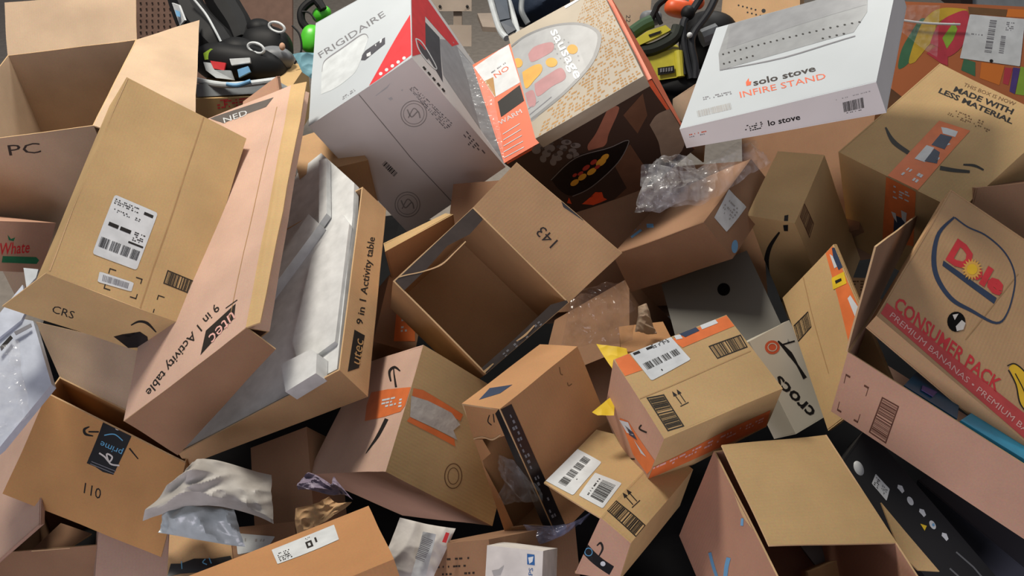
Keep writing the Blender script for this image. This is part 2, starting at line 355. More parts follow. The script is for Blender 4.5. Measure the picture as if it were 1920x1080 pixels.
# ------------------------------------------------------------------ free-form pieces
def prism(mb, outline, thick, mat, emat=None):
    P = [Vector(p) for p in outline]; t = Vector(thick); Q = [p+t for p in P]
    mb.face(P, mat); mb.face(list(reversed(Q)), mat)
    for i in range(len(P)): j = (i+1) % len(P); mb.face([P[i], Q[i], Q[j], P[j]], emat or mat)
def tube(mb, pts, r, mat, n=10):
    P = [Vector(p) for p in pts]; rings = []
    prev = None
    for i, p in enumerate(P):
        d = (P[min(i+1, len(P)-1)]-P[max(i-1, 0)]).normalized()
        u = d.orthogonal().normalized() if prev is None else (prev-d*prev.dot(d)).normalized(); prev = u; v = d.cross(u)
        x = i/(len(P)-1)*(len(r)-1) if isinstance(r, (list, tuple)) else 0; rr = (r[int(x)]+(r[min(int(x)+1, len(r)-1)]-r[int(x)])*(x % 1)) if isinstance(r, (list, tuple)) else r
        rings.append([p+(u*math.cos(2*math.pi*k/n)+v*math.sin(2*math.pi*k/n))*rr for k in range(n+1)])
    mb.grid(rings, mat)
    for rg, fl in ((rings[0], 1), (rings[-1], 0)): mb.face(rg[:-1] if not fl else list(reversed(rg[:-1])), mat)
def smoothpts(pts, n=6):
    P = [pts[0]]+list(pts)+[pts[-1]]; out = []
    for i in range(1, len(P)-2):
        for k in range(n):
            t = k/n; a, b, c, d = P[i-1:i+3]
            out.append(tuple(.5*(2*b[q]+(c[q]-a[q])*t+(2*a[q]-5*b[q]+4*c[q]-d[q])*t*t+(3*b[q]-a[q]-3*c[q]+d[q])*t**3) for q in (0, 1, 2)))
    out.append(tuple(pts[-1])); return out
def ellipsoid(mb, c, ax, mat, n=20, power=1.0, dent=0):
    c = Vector(c); A = [Vector(a) for a in ax]; G = []
    sg = lambda x: math.copysign(abs(x)**power, x)
    for j in range(n+1):
        th = math.pi*j/n; row = []
        for i in range(2*n+1):
            ph = 2*math.pi*i/(2*n)
            P = c+A[0]*sg(math.sin(th))*sg(math.cos(ph))+A[1]*sg(math.sin(th))*sg(math.sin(ph))+A[2]*sg(math.cos(th))
            if dent: P += noise.noise_vector(P*9)*dent
            row.append(P)
        G.append(row)
    mb.grid(G, mat)
def torus(mb, c, u, v, r, mat, n=28, m=8):
    c = Vector(c); u = Vector(u); v = Vector(v); w = u.cross(v).normalized(); G = []
    for i in range(n+1):
        a = 2*math.pi*i/n; d = u*math.cos(a)+v*math.sin(a); dn = d.normalized()
        G.append([c+d+dn*r*math.cos(2*math.pi*k/m)+w*r*math.sin(2*math.pi*k/m) for k in range(m+1)])
    mb.grid(G, mat)
def crumple(mb, q, mat, amp, freq, seed, n=46, lift=0, ragged=.0, sharp=1.0, thick=0):
    q = [Vector(p) for p in q]; nrm = (q[1]-q[0]).cross(q[3]-q[0]).normalized()
    if (Vector((0, 0, 2.45))-q[0]).dot(nrm) < 0: nrm = -nrm
    G = []
    for j in range(n+1):
        row = []
        for i in range(n+1):
            u, v = i/n, j/n; P = q[0]*((1-u)*(1-v))+q[1]*(u*(1-v))+q[2]*(u*v)+q[3]*((1-u)*v)
            X = P*freq+Vector((seed*7.3, seed*3.1, 0))
            e = abs(noise.noise(X))+.5*abs(noise.noise(X*2.1))+.25*abs(noise.noise(X*4.3))
            e = 1-e*1.6*sharp
            d = math.sin(math.pi*u)*math.sin(math.pi*v)
            P = P+nrm*(amp*e+lift*d**.6)+noise.noise_vector(X*.7)*amp*1.2*(1+ragged*(1-d))
            row.append(P)
        G.append(row)
    mb.grid(G, mat)
def thing(d):
    pts = [p for part in d['parts'] for s in part[1] for p in s['pts']]
    R = root(d['name'], d['label'], d['cat'], pts, d.get('grp')); made = []
    for part in d['parts']:
        mb = MB()
        for s in part[1]:
            k = s['k']
            if k == 'prism': prism(mb, s['pts'], s['t'], s['m'], s.get('em'))
            elif k == 'tube': tube(mb, smoothpts(s['pts']) if s.get('sm') else s['pts'], s['r'], s['m'])
            elif k == 'ell': ellipsoid(mb, s['pts'][0], s['ax'], s['m'], power=s.get('pw', 1), dent=s.get('dent', 0))
            elif k == 'torus': torus(mb, s['pts'][0], s['u'], s['v'], s['r'], s['m'])
            elif k == 'crumple': crumple(mb, s['pts'], s['m'], s['amp'], s['fq'], s['seed'], lift=s.get('lift', 0), ragged=s.get('rag', 0), sharp=s.get('sharp', 1))
        par = R if len(part) < 3 or part[2] is None else made[part[2]]
        made.append(mb.build(part[0], par))
        if len(part) > 3: made[-1]['label'] = part[3]
    return R

# ------------------------------------------------------------------ the garage: floor and back wall
mb = MB(); mb.grid([[(-5+.5*i, -1.5+.5*j, 0) for i in range(21)] for j in range(22)], 'concrete'); f = mb.build('floor', None); f['kind'] = 'structure'
mb = MB(); prism(mb, [(-5, 9, 0), (5, 9, 0), (5, 9, 3.2), (-5, 9, 3.2)], (0, .1, 0), 'wallpaint'); f = mb.build('wall_back', None); f['kind'] = 'structure'
# ------------------------------------------------------------------ cartons
CARTONS = [
{'id':'pc','name':'open_carton','label':'large open brown carton marked PC on its dark front, in the top left corner','cat':'box','mat':'greytan','fm':{},'open':['C0'],'amp':4,'th':4,'v':[(-1.4059,3.2542,1.3075),(-1.8689,3.1853,1.2712),(-1.3034,2.5546,1.2782),(-1.7664,2.4857,1.2419),(-1.367,3.2822,.7078),(-1.8301,3.2133,.6715),(-1.2646,2.5826,.6786),(-1.7276,2.5137,.6423)],'sg':{'A0':1,'A1':1,'B0':1,'B1':1,'C0':1,'C1':1},'dec':{'B1':[('lettering',(.597,.104,.393,.112,.377,.053,.58,.044),[('inkdark',[('t','PC',0,0,1,1,.0,0)])],.5)]},'flaps':[{'q':[(-1.4059,3.2542,1.3075),(-1.8689,3.1853,1.2712),(-1.9104,3.3506,1.417),(-1.4273,3.3989,1.4343)],'sg':-1,'mat':None,'dec':[]},{'q':[(-1.4059,3.2542,1.3075),(-1.3034,2.5546,1.2782),(-.99,2.4832,1.1963),(-1.2706,3.5781,1.2734)],'sg':1,'mat':None,'dec':[]}]},
{'id':'tall','name':'shipping_carton','label':'tall tan carton with a white address label and barcode sticker, leaning at the left','cat':'box','mat':'tan','fm':{},'open':['B0'],'amp':4,'th':4,'v':[(-1.1314,1.7814,1.2453),(-.8516,1.8503,1.0313),(-1.0487,2.3077,1.5345),(-.7754,2.3759,1.3197),(-1.2364,1.8583,1.132),(-.9567,1.9272,.918),(-1.1537,2.3845,1.4213),(-.8805,2.4528,1.2064)],'sg':{'A0':1,'A1':1,'B0':-1,'B1':-1,'C0':1,'C1':1},'dec':{'C0':[('carton_seam',(.646,-.011,1.086,.095,.628,1.011,.177,.851),[('seam',[('q',123.5,367.5,[('s',[(122.2,366.2),(1.2,1.2)],2.5,0)])])],.5),('shipping_label',(.226,.154,.54,.157,.54,.441,.221,.442),[('labelwhite',[('rr',0,0,1,1,.05,.05)]),('ink',[('noise',.05,.86,.6,.96,14,3,1),('r',.72,.88,.93,.93),('noise',.1,.74,.7,.8,16,2,2),('r',.1,.5,.32,.56),('r',.36,.5,.6,.56),('noise',.68,.42,.92,.58,5,5,3),('r',.62,.36,.96,.39),('bc',.06,.14,.26,.3,12,1,0),('bc',.3,.14,.5,.3,12,2,0),('bc',.54,.14,.72,.3,12,3,0),('bc',.76,.14,.94,.3,12,4,0),('noise',.06,.05,.3,.1,6,1,5)])],.9),('barcode_sticker',(.322,.045,.555,.058,.551,.1,.31,.092),[('labelwhite',[('rr',0,0,1,1,.1,.1)]),('inkgrey',[('bc',.12,.2,.88,.8,26,5,0)])],.9),('printed_code',(.744,.144,.975,.142,.977,.208,.743,.21),[('ink',[('fr',0,0,1,1,.035,.07),('r',.485,0,.515,1),('bc',.06,.08,.45,.92,11,1,0),('bc',.55,.08,.94,.92,11,10,0)])],.5),('printed_marks',(.374,.027,.603,.034,.599,.13,.365,.123),[('ink',[('r',0,0,.2,.05),('r',0,0,.03,.25),('r',.8,0,1,.05),('r',.97,0,1,.25),('r',.8,.95,1,1),('r',.97,.75,1,1),('r',0,.95,.2,1),('r',0,.75,.03,1)])],.5),('printed_marks',(.738,-.001,.964,-.001,.979,.09,.735,.087),[('ink',[('r',0,0,.2,.05),('r',0,0,.03,.25),('r',.8,0,1,.05),('r',.97,0,1,.25),('r',.8,.95,1,1),('r',.97,.75,1,1),('r',0,.95,.2,1),('r',0,.75,.03,1)])],.5),('worn_edge',(.013,.012,.491,.137,.012,1.002,-.473,.82),[('edge',[('q',150.5,363.5,[('s',[(149.2,362.2),(79.2,199.2),(1.2,1.2)],[2,1.2,2.5],1)])])],.9)]},'flaps':[{'q':[(-1.1314,1.7814,1.2453),(-.8516,1.8503,1.0313),(-.9969,1.8625,.933),(-1.2806,1.7961,1.1352)],'sg':-1,'mat':None,'dec':[('lettering',(.268,.765,.413,.744,.377,.58,.234,.604),[('ink',[('t','CRS',0,0,1,1,.0,0)])],.5),('printed_arrow',(.783,.627,.912,.405,.809,.1,.683,.32),[('ink',[('q',51,25,[('s',[(2.5,16.5),(17.5,22.5),(33.5,18.5),(48.5,2.5)],[2,4,5,2],1)])])],.5),('tape_scrap',(.817,1.111,.985,.83,.85,.424,.686,.703),[('blackgloss',[('q',65,31.7,[('p',[(0,21.7),(16.7,26.7),(36.7,15),(50,31.7),(63.3,21.7),(65,1.7),(26.7,0)])])])],.8)]}]},
{'id':'n110','name':'open_carton','label':'open carton with its flap numbered 110 and a black tape scrap, at the lower left','cat':'box','mat':'orange','fm':{},'open':['C0'],'amp':3,'th':4,'v':[(-1.2704,1.8191,.8241),(-.8635,1.6538,.728),(-1.2657,1.8912,.8233),(-.8588,1.7259,.7272),(-1.3088,1.8997,.5251),(-.9019,1.7344,.429),(-1.3041,1.9717,.5243),(-.8972,1.8064,.4282)],'sg':{'A0':-1,'A1':-1,'B0':-1,'B1':-1,'C0':1,'C1':1},'dec':{},'flaps':[{'q':[(-1.2704,1.8191,.8241),(-.8635,1.6538,.728),(-.9248,1.5075,.528),(-1.3934,1.6655,.5981)],'sg':-1,'mat':'orange','dec':[('lettering',(.456,.706,.563,.7,.552,.599,.444,.606),[('ink',[('t','110',0,0,1,1,.0,0)])],.5),('tape_scrap',(.412,.428,.601,.443,.625,-.031,.415,-.026),[('blackgloss',[('p',[(0,0),(.3,.02),(.6,0),(.95,.05),(1,1),(0,1)])])],.8),('lettering',(.601,.142,.448,.153,.445,.231,.597,.221),[('tapeblue',[('t','prime',0,0,1,1,.0,0)])],1.3),('print',(.462,.169,.582,.083,.566,.016,.445,.102),[('tapeblue',[('q',37.2,14.3,[('s',[(1,11.6),(20.3,13.3),(36.2,1)],2,1)])])],1.3),('print',(.485,.406,.616,.314,.589,.191,.455,.284),[('paper',[('q',41.7,25.9,[('s',[(1.5,24.4),(12.1,17.3),(20.8,8.5),(26.1,17.3),(15.6,22.6),(22.6,5),(40.2,1.5)],3,1)])])],1.3),('print',(.455,.48,.602,.378,.581,.288,.433,.391),[('inkgrey',[('q',47,18.9,[('s',[(.7,18.2),(46.4,.6)],1.3,0)])])],1.3),('print',(.454,.504,.597,.405,.577,.315,.432,.415),[('inkgrey',[('q',46,18.9,[('s',[(.7,18.2),(45.3,.6)],1.3,0)])])],1.3),('printed_arrow',(.327,.222,.396,.174,.369,.07,.299,.118),[('ink',[('q',21.5,22.6,[('s',[(12,20.1),(2.5,14.8),(5,6),(19,2.5)],[2,5,5,2],1)])])],.5),('printed_arrow',(.344,.161,.416,.111,.413,.097,.34,.147),[('ink',[('q',22.3,3,[('s',[(1.5,1.5),(20.8,1.5)],[3,3],0)])])],.5),('printed_arrow',(.65,.224,.714,.178,.691,.069,.626,.115),[('ink',[('q',19.9,22.7,[('s',[(1.5,21.2),(18.4,1.5)],[3,2],0)])])],.5),('torn_ring',(.508,.022,.547,-.006,.536,-.053,.497,-.024),[('paper',[('q',12,10,[('o',6,5,6,5,2.2)])])],1.5),('print',(.965,.287,1.013,.251,1.007,.213,.959,.249),[('ink',[('q',15,7.6,[('s',[(1,6.6),(14,1)],2,0)])])],.5)]},{'q':[(-1.2657,1.8912,.8233),(-.8588,1.7259,.7272),(-1.0291,1.9154,.9108),(-1.3471,2.0004,.9333)],'sg':1,'mat':'greytan','dec':[]}]},
{'id':'lowleft','name':'open_carton','label':'dark open carton in the bottom left corner with black tape along its rim','cat':'box','mat':'brown','fm':{},'open':['C0'],'amp':2,'th':4,'v':[(-1.5128,1.6269,.3874),(-1.1611,1.6247,.432),(-1.4743,1.8776,.3015),(-1.1227,1.8753,.346),(-1.4557,1.5516,.0379),(-1.104,1.5494,.0824),(-1.4172,1.8023,-.0481),(-1.0655,1.8,-.0035)],'sg':{'A0':-1,'A1':-1,'B0':-1,'B1':-1,'C0':1,'C1':1},'dec':{'C0':[('rim_tape',(-.031,.383,.163,.197,.104,.846,-.071,1.002),[('blackgloss',[('r',0,0,1,1)]),('tapeblue',[('noise',.2,.1,.8,.9,3,12,4)])],2)]},'flaps':[{'q':[(-1.3581,1.6259,.407),(-1.2455,1.6252,.4213),(-1.2165,1.6957,.3957),(-1.3534,1.7746,.3461)],'sg':1,'mat':None,'dec':[]}]},
{'id':'pinkleft','name':'shipping_carton','label':'pinkish carton side at the left edge below the white plastic bag','cat':'box','mat':'pink','fm':{},'open':[],'amp':2,'th':4,'v':[(-1.6613,1.8778,.4094),(-1.3801,1.9564,.6867),(-1.5458,1.5073,.3342),(-1.2511,1.5668,.5841),(-1.6621,1.8946,.3954),(-1.3808,1.9732,.6727),(-1.5466,1.5241,.3201),(-1.2519,1.5836,.57)],'sg':{'A0':1,'A1':1,'B0':-1,'B1':-1,'C0':-1,'C1':-1},'dec':{},'flaps':[]},
{'id':'pinkbottom','name':'shipping_carton','label':'lilac-pink carton side at the bottom edge under the flap numbered 110','cat':'box','mat':'pink','fm':{},'open':[],'amp':2,'th':4,'v':[(-1.1282,1.6366,.5557),(-.9665,1.6967,.5085),(-1.0871,1.4276,.4686),(-.9268,1.4748,.4031),(-1.2077,1.7015,.3876),(-1.046,1.7616,.3403),(-1.1666,1.4925,.3005),(-1.0063,1.5397,.2349)],'sg':{'A0':-1,'A1':-1,'B0':-1,'B1':-1,'C0':-1,'C1':-1},'dec':{},'flaps':[]},
{'id':'act1','name':'activity_table_carton','label':'long pinkish activity table carton with upside down lettering, leaning behind the tall tan carton','cat':'box','mat':'pink','fm':{},'open':['B0'],'amp':5,'th':4,'v':[(-.9799,1.6405,.8905),(-.6234,1.6441,1.1832),(-1.0841,2.6584,1.2175),(-.6754,2.5842,1.3991),(-.9399,1.6849,.8467),(-.5834,1.6884,1.1393),(-1.0442,2.7028,1.1737),(-.6355,2.6286,1.3553)],'sg':{'A0':-1,'A1':-1,'B0':-1,'B1':-1,'C0':1,'C1':1},'dec':{'C0':[('lettering',(.656,.185,.137,.052,.229,.013,.741,.141),[('ink',[('t','9 in 1 Activity table',0,0,1,1,.01,.15)])],.5),('logo_block',(.638,.027,.957,-.067,.87,.119,.546,.21),[('ink',[('q',65,95,[('p',[(65,95),(61.7,66.7),(0,0),(10,45)])])])],.5),('lettering',(.843,.101,.666,.07,.735,.033,.91,.062),[('pinkprint',[('t','utec',0,0,1,1,.0,.3)])],1),('print',(.784,.128,.899,.094,.883,.129,.768,.163),[('ink',[('q',23.5,17.5,[('s',[(.9,.9),(22.6,16.6)],1.8,0)])])],.5),('printed_band',(.288,.976,.902,.834,.858,.972,.241,1.104),[('darkprint',[('q',121.7,47.3,[('p',[(0,8.3),(121.7,47.3),(108.3,30),(28.3,0)])])])],.5),('lettering',(.441,.941,.65,.932,.625,.963,.415,.97),[('labelwhite',[('t','NED',0,0,1,1,.0,0)])],1),('fold_line',(.838,.075,1.268,-.063,.909,.913,.453,1.018),[('seam',[('q',91.2,401.2,[('s',[(90.6,400.6),(.6,.6)],1.2,0)])])],.5)]},'flaps':[{'q':[(-.9799,1.6405,.8905),(-.6234,1.6441,1.1832),(-.5638,1.6483,1.1141),(-.8738,1.6482,.7634)],'sg':-1,'mat':'brown','dec':[]},{'q':[(-.6234,1.6441,1.1832),(-.6754,2.5842,1.3991),(-.6273,2.587,1.4083),(-.5894,1.6537,1.1915)],'sg':-1,'mat':'tan','dec':[]}]},
{'id':'act2','name':'activity_table_carton','label':'shallow activity table carton with its long tan side lettered in black and white foam inside','cat':'box','mat':'kraft','fm':{},'open':['C0'],'amp':2,'th':4,'v':[(-.8756,1.6586,.7567),(-.4145,1.6347,1.0641),(-.9277,2.3497,.8932),(-.4414,2.3195,1.1916),(-.8749,1.6798,.6907),(-.3554,1.6393,.9743),(-.9269,2.3709,.8272),(-.3799,2.3296,1.1097)],'sg':{'A0':-1,'A1':-1,'B0':-1,'B1':-1,'C0':1,'C1':1},'dec':{'A1':[('lettering',(.293,.645,.785,.76,.745,.42,.26,.337),[('ink',[('t','9 in 1 Activity table',0,0,1,1,.012,.1)])],.5),('logo_block',(.024,.256,.09,.811,.271,.663,.2,.095),[('ink',[('q',32,79,[('p',[(12,79),(32,68),(21,7),(0,0)])])])],.5),('lettering',(.1,.627,.224,.661,.198,.409,.075,.382),[('kraftprint',[('t','utec',0,0,1,1,.0,.3)])],1)]},'flaps':[]},
{'id':'fan','name':'appliance_carton','label':'white and red appliance carton with a grey underside standing on its corner at top centre','cat':'box','mat':'white','fm':{'B0':'greywhite','A0':'greyprint'},'open':[],'amp':2,'th':4,'v':[(-.303,2.5946,1.4831),(-.6459,2.5972,1.2568),(-.3463,3.1045,1.5999),(-.6998,3.1328,1.4102),(-.0221,2.7506,1.0347),(-.371,2.7311,.777),(-.0431,3.2102,1.0798),(-.4249,3.2667,.9304)],'sg':{'A0':-1,'A1':-1,'B0':1,'B1':1,'C0':-1,'C1':-1},'dec':{'A0':[('red_print',(.005,-.005,.751,.494,2.157,.539,.94,.005),[('red',[('q',89,151,[('p',[(2,0),(0,151),(89,20),(75,14),(53,33),(24,66),(25,8),(16,2)])])])],.5),('dark_print',(-.107,.116,.14,.309,.949,.331,.593,.129),[('inkmid',[('q',35.4,114.6,[('p',[(0,114.6),(28.1,81.2),(35.4,0),(14.6,31.2),(0,56.2)])])])],.45),('grey_print',(-.743,.247,.036,.983,2.542,1.117,.629,.285),[('midgrey',[('q',121,232,[('p',[(0,232),(22,213),(112,100),(121,0),(7,151)])])])],.4),('oval_print',(-.077,.029,.216,.253,.604,.262,.253,.033),[('labelwhite',[('q',42,58,[('s',[(1,57),(12,49),(30,21),(41,1),(34,2),(19,17),(6,37),(1,57)],2,1)])])],.9),('oval_print',(.05,.056,.214,.178,.431,.182,.248,.059),[('inkmid',[('q',23,34,[('p',[(0,34),(9,24),(23,4),(17,0),(5,16)])])])],.8),('printed_marks',(-.013,.097,.044,.142,.1,.143,.041,.098),[('ink',[('q',8.5,9.5,[('s',[(1.8,7.8),(6.8,1.8)],3.5,0)])])],.9),('printed_marks',(-.012,.143,.046,.189,.103,.19,.043,.144),[('ink',[('q',8.5,9.5,[('s',[(1.8,7.8),(6.8,1.8)],3.5,0)])])],.9),('printed_marks',(-.012,.19,.048,.236,.106,.238,.045,.191),[('ink',[('q',8.5,9.5,[('s',[(1.8,7.8),(6.8,1.8)],3.5,0)])])],.9),('printed_marks',(-.011,.237,.05,.284,.109,.286,.047,.239),[('ink',[('q',8.5,9.5,[('s',[(1.8,7.8),(6.8,1.8)],3.5,0)])])],.9),('printed_marks',(-.01,.285,.052,.333,.112,.335,.049,.287),[('ink',[('q',8.5,9.5,[('s',[(1.8,7.8),(6.8,1.8)],3.5,0)])])],.9)],'B0':[('carton_seam',(1.155,.613,.531,1.023,-.074,.35,.508,.005),[('seam2',[('q',181.6,208.6,[('s',[(.8,207.8),(95.8,94.8),(180.8,.8)],1.6,0)])])],.5),('round_stamp',(.432,.328,.269,.429,.127,.28,.288,.184),[('inkfaint',[('q',50,50,[('o',25,25,25,25,1.6),('o',25,25,20,20,1.2)])])],.5),('round_stamp',(.348,.305,.262,.358,.204,.298,.29,.246),[('inkfaint',[('q',26.5,20.2,[('s',[(1.2,17.2),(9.2,3.2),(21.2,13.2),(25.2,1.2)],2.5,1),('s',[(3.2,1.2),(13.2,19.2),(23.2,11.2)],2,1)])])],.5),('round_stamp',(.993,.833,.826,.944,.675,.783,.838,.677),[('inkfaint',[('q',48,48,[('o',24,24,24,24,1.6),('o',24,24,19,19,1.2)])])],.5),('round_stamp',(.908,.809,.816,.869,.752,.802,.843,.743),[('inkfaint',[('q',26.5,20.2,[('s',[(1.2,17.2),(9.2,3.2),(21.2,13.2),(25.2,1.2)],2.5,1),('s',[(3.2,1.2),(13.2,19.2),(23.2,11.2)],2,1)])])],.5),('fine_print',(.174,.156,.169,.517,.086,.516,.129,.151),[('inksoft',[('noise',0,0,1,1,44,5,8)])],.5),('printed_code',(.763,.471,.757,.59,.711,.583,.718,.464),[('ink',[('bc',0,0,1,1,16,3,0)])],.5),('fine_print',(.108,.622,.123,.831,.042,.823,.042,.605),[('inksoft',[('noise',0,0,1,1,6,4,2)])],.5),('torn_marks',(.415,.07,.321,.124,.25,.055,.343,.002),[('labelwhite',[('q',29.2,25,[('p',[(0,0),(20.8,16.7),(29.2,25),(22.9,14.6),(2.1,0)])])])],.5),('torn_marks',(.364,.141,.334,.159,.313,.138,.344,.12),[('labelwhite',[('q',9.4,7.3,[('p',[(0,4.2),(6.2,7.3),(9.4,3.1),(4.2,0)])])])],.5),('torn_marks',(.237,.136,.224,.144,.212,.132,.225,.124),[('labelwhite',[('q',4.2,4.2,[('p',[(0,2.1),(4.2,4.2),(3.1,0)])])])],.5)],'C0':[('red_print',(.41,-.006,.006,-.285,-.002,.464,.431,.759),[('red',[('q',81.2,136.4,[('p',[(79.2,136.4),(81.2,57.3),(0,0)])])])],.4),('white_marks',(.308,.038,.271,.013,.272,.051,.309,.076),[('labelwhite',[('q',7.2,7.2,[('e',3.6,3.6,3.6,3.2,.6)])])],.9),('white_marks',(.252,.038,.216,.013,.216,.051,.253,.076),[('labelwhite',[('q',7.2,7.2,[('e',3.6,3.6,3.6,3.2,.6)])])],.9),('white_marks',(.197,.038,.16,.012,.161,.051,.197,.076),[('labelwhite',[('q',7.2,7.2,[('e',3.6,3.6,3.6,3.2,.6)])])],.9),('white_marks',(.142,.037,.106,.012,.106,.05,.142,.076),[('labelwhite',[('q',7.2,7.2,[('e',3.6,3.6,3.6,3.2,.6)])])],.9),('white_marks',(.087,.037,.051,.011,.051,.05,.087,.076),[('labelwhite',[('q',7.2,7.2,[('e',3.6,3.6,3.6,3.2,.6)])])],.9),('lettering',(.919,.587,.246,.62,.279,.699,.957,.659),[('inksoft',[('t','FRIGIDAIRE',0,0,1,1,.0,0)])],.5),('printed_appliance',(.887,.22,.409,-.074,.426,.533,.93,.836),[('ltgrey',[('q',88,112,[('c',[(0,0),(1,37),(3,55),(12,66),(43,89),(72,110),(85,112),(88,103),(82,82),(71,51),(60,35),(30,13)])])])],.5),('print',(.897,.433,.404,.131,.415,.538,.926,.845),[('inkgrey',[('q',89.2,73.2,[('s',[(1.1,1.1),(3.1,15.1),(11.1,26.1),(42.1,48.1),(71.1,69.1),(83.1,72.1),(88.1,64.1)],[.6,1,2,2.2,2.2,1.6,.8],1)])])],.9),('printed_panel',(.485,.302,.248,.146,.251,.384,.493,.543),[('inkmid',[('q',44.8,42.7,[('p',[(0,0),(2.1,9.4),(8.3,17.7),(44.8,42.7),(44.8,30.2),(7.3,0)])])])],.9),('print',(.43,.3,.385,.271,.386,.323,.431,.352),[('labelwhite',[('q',8.3,9.4,[('p',[(0,5.2),(7.3,9.4),(8.3,3.1),(5.2,1),(.6,0)])])])],1.3),('print',(.3,.352,.278,.337,.278,.388,.301,.403),[('labelwhite',[('q',4.2,9,[('p',[(0,6.2),(4.2,9),(3.1,2.1),(0,0)])])])],1.3),('print',(.349,.35,.335,.341,.336,.368,.349,.377),[('labelwhite',[('q',2.5,4.8,[('p',[(0,3.1),(2.5,4.8),(2.1,0)])])])],1.3),('fine_print',(.656,.034,.531,.04,.55,.077,.676,.07),[('inkgrey',[('noise',0,0,1,1,12,2,3)])],.5)]},'flaps':[]},
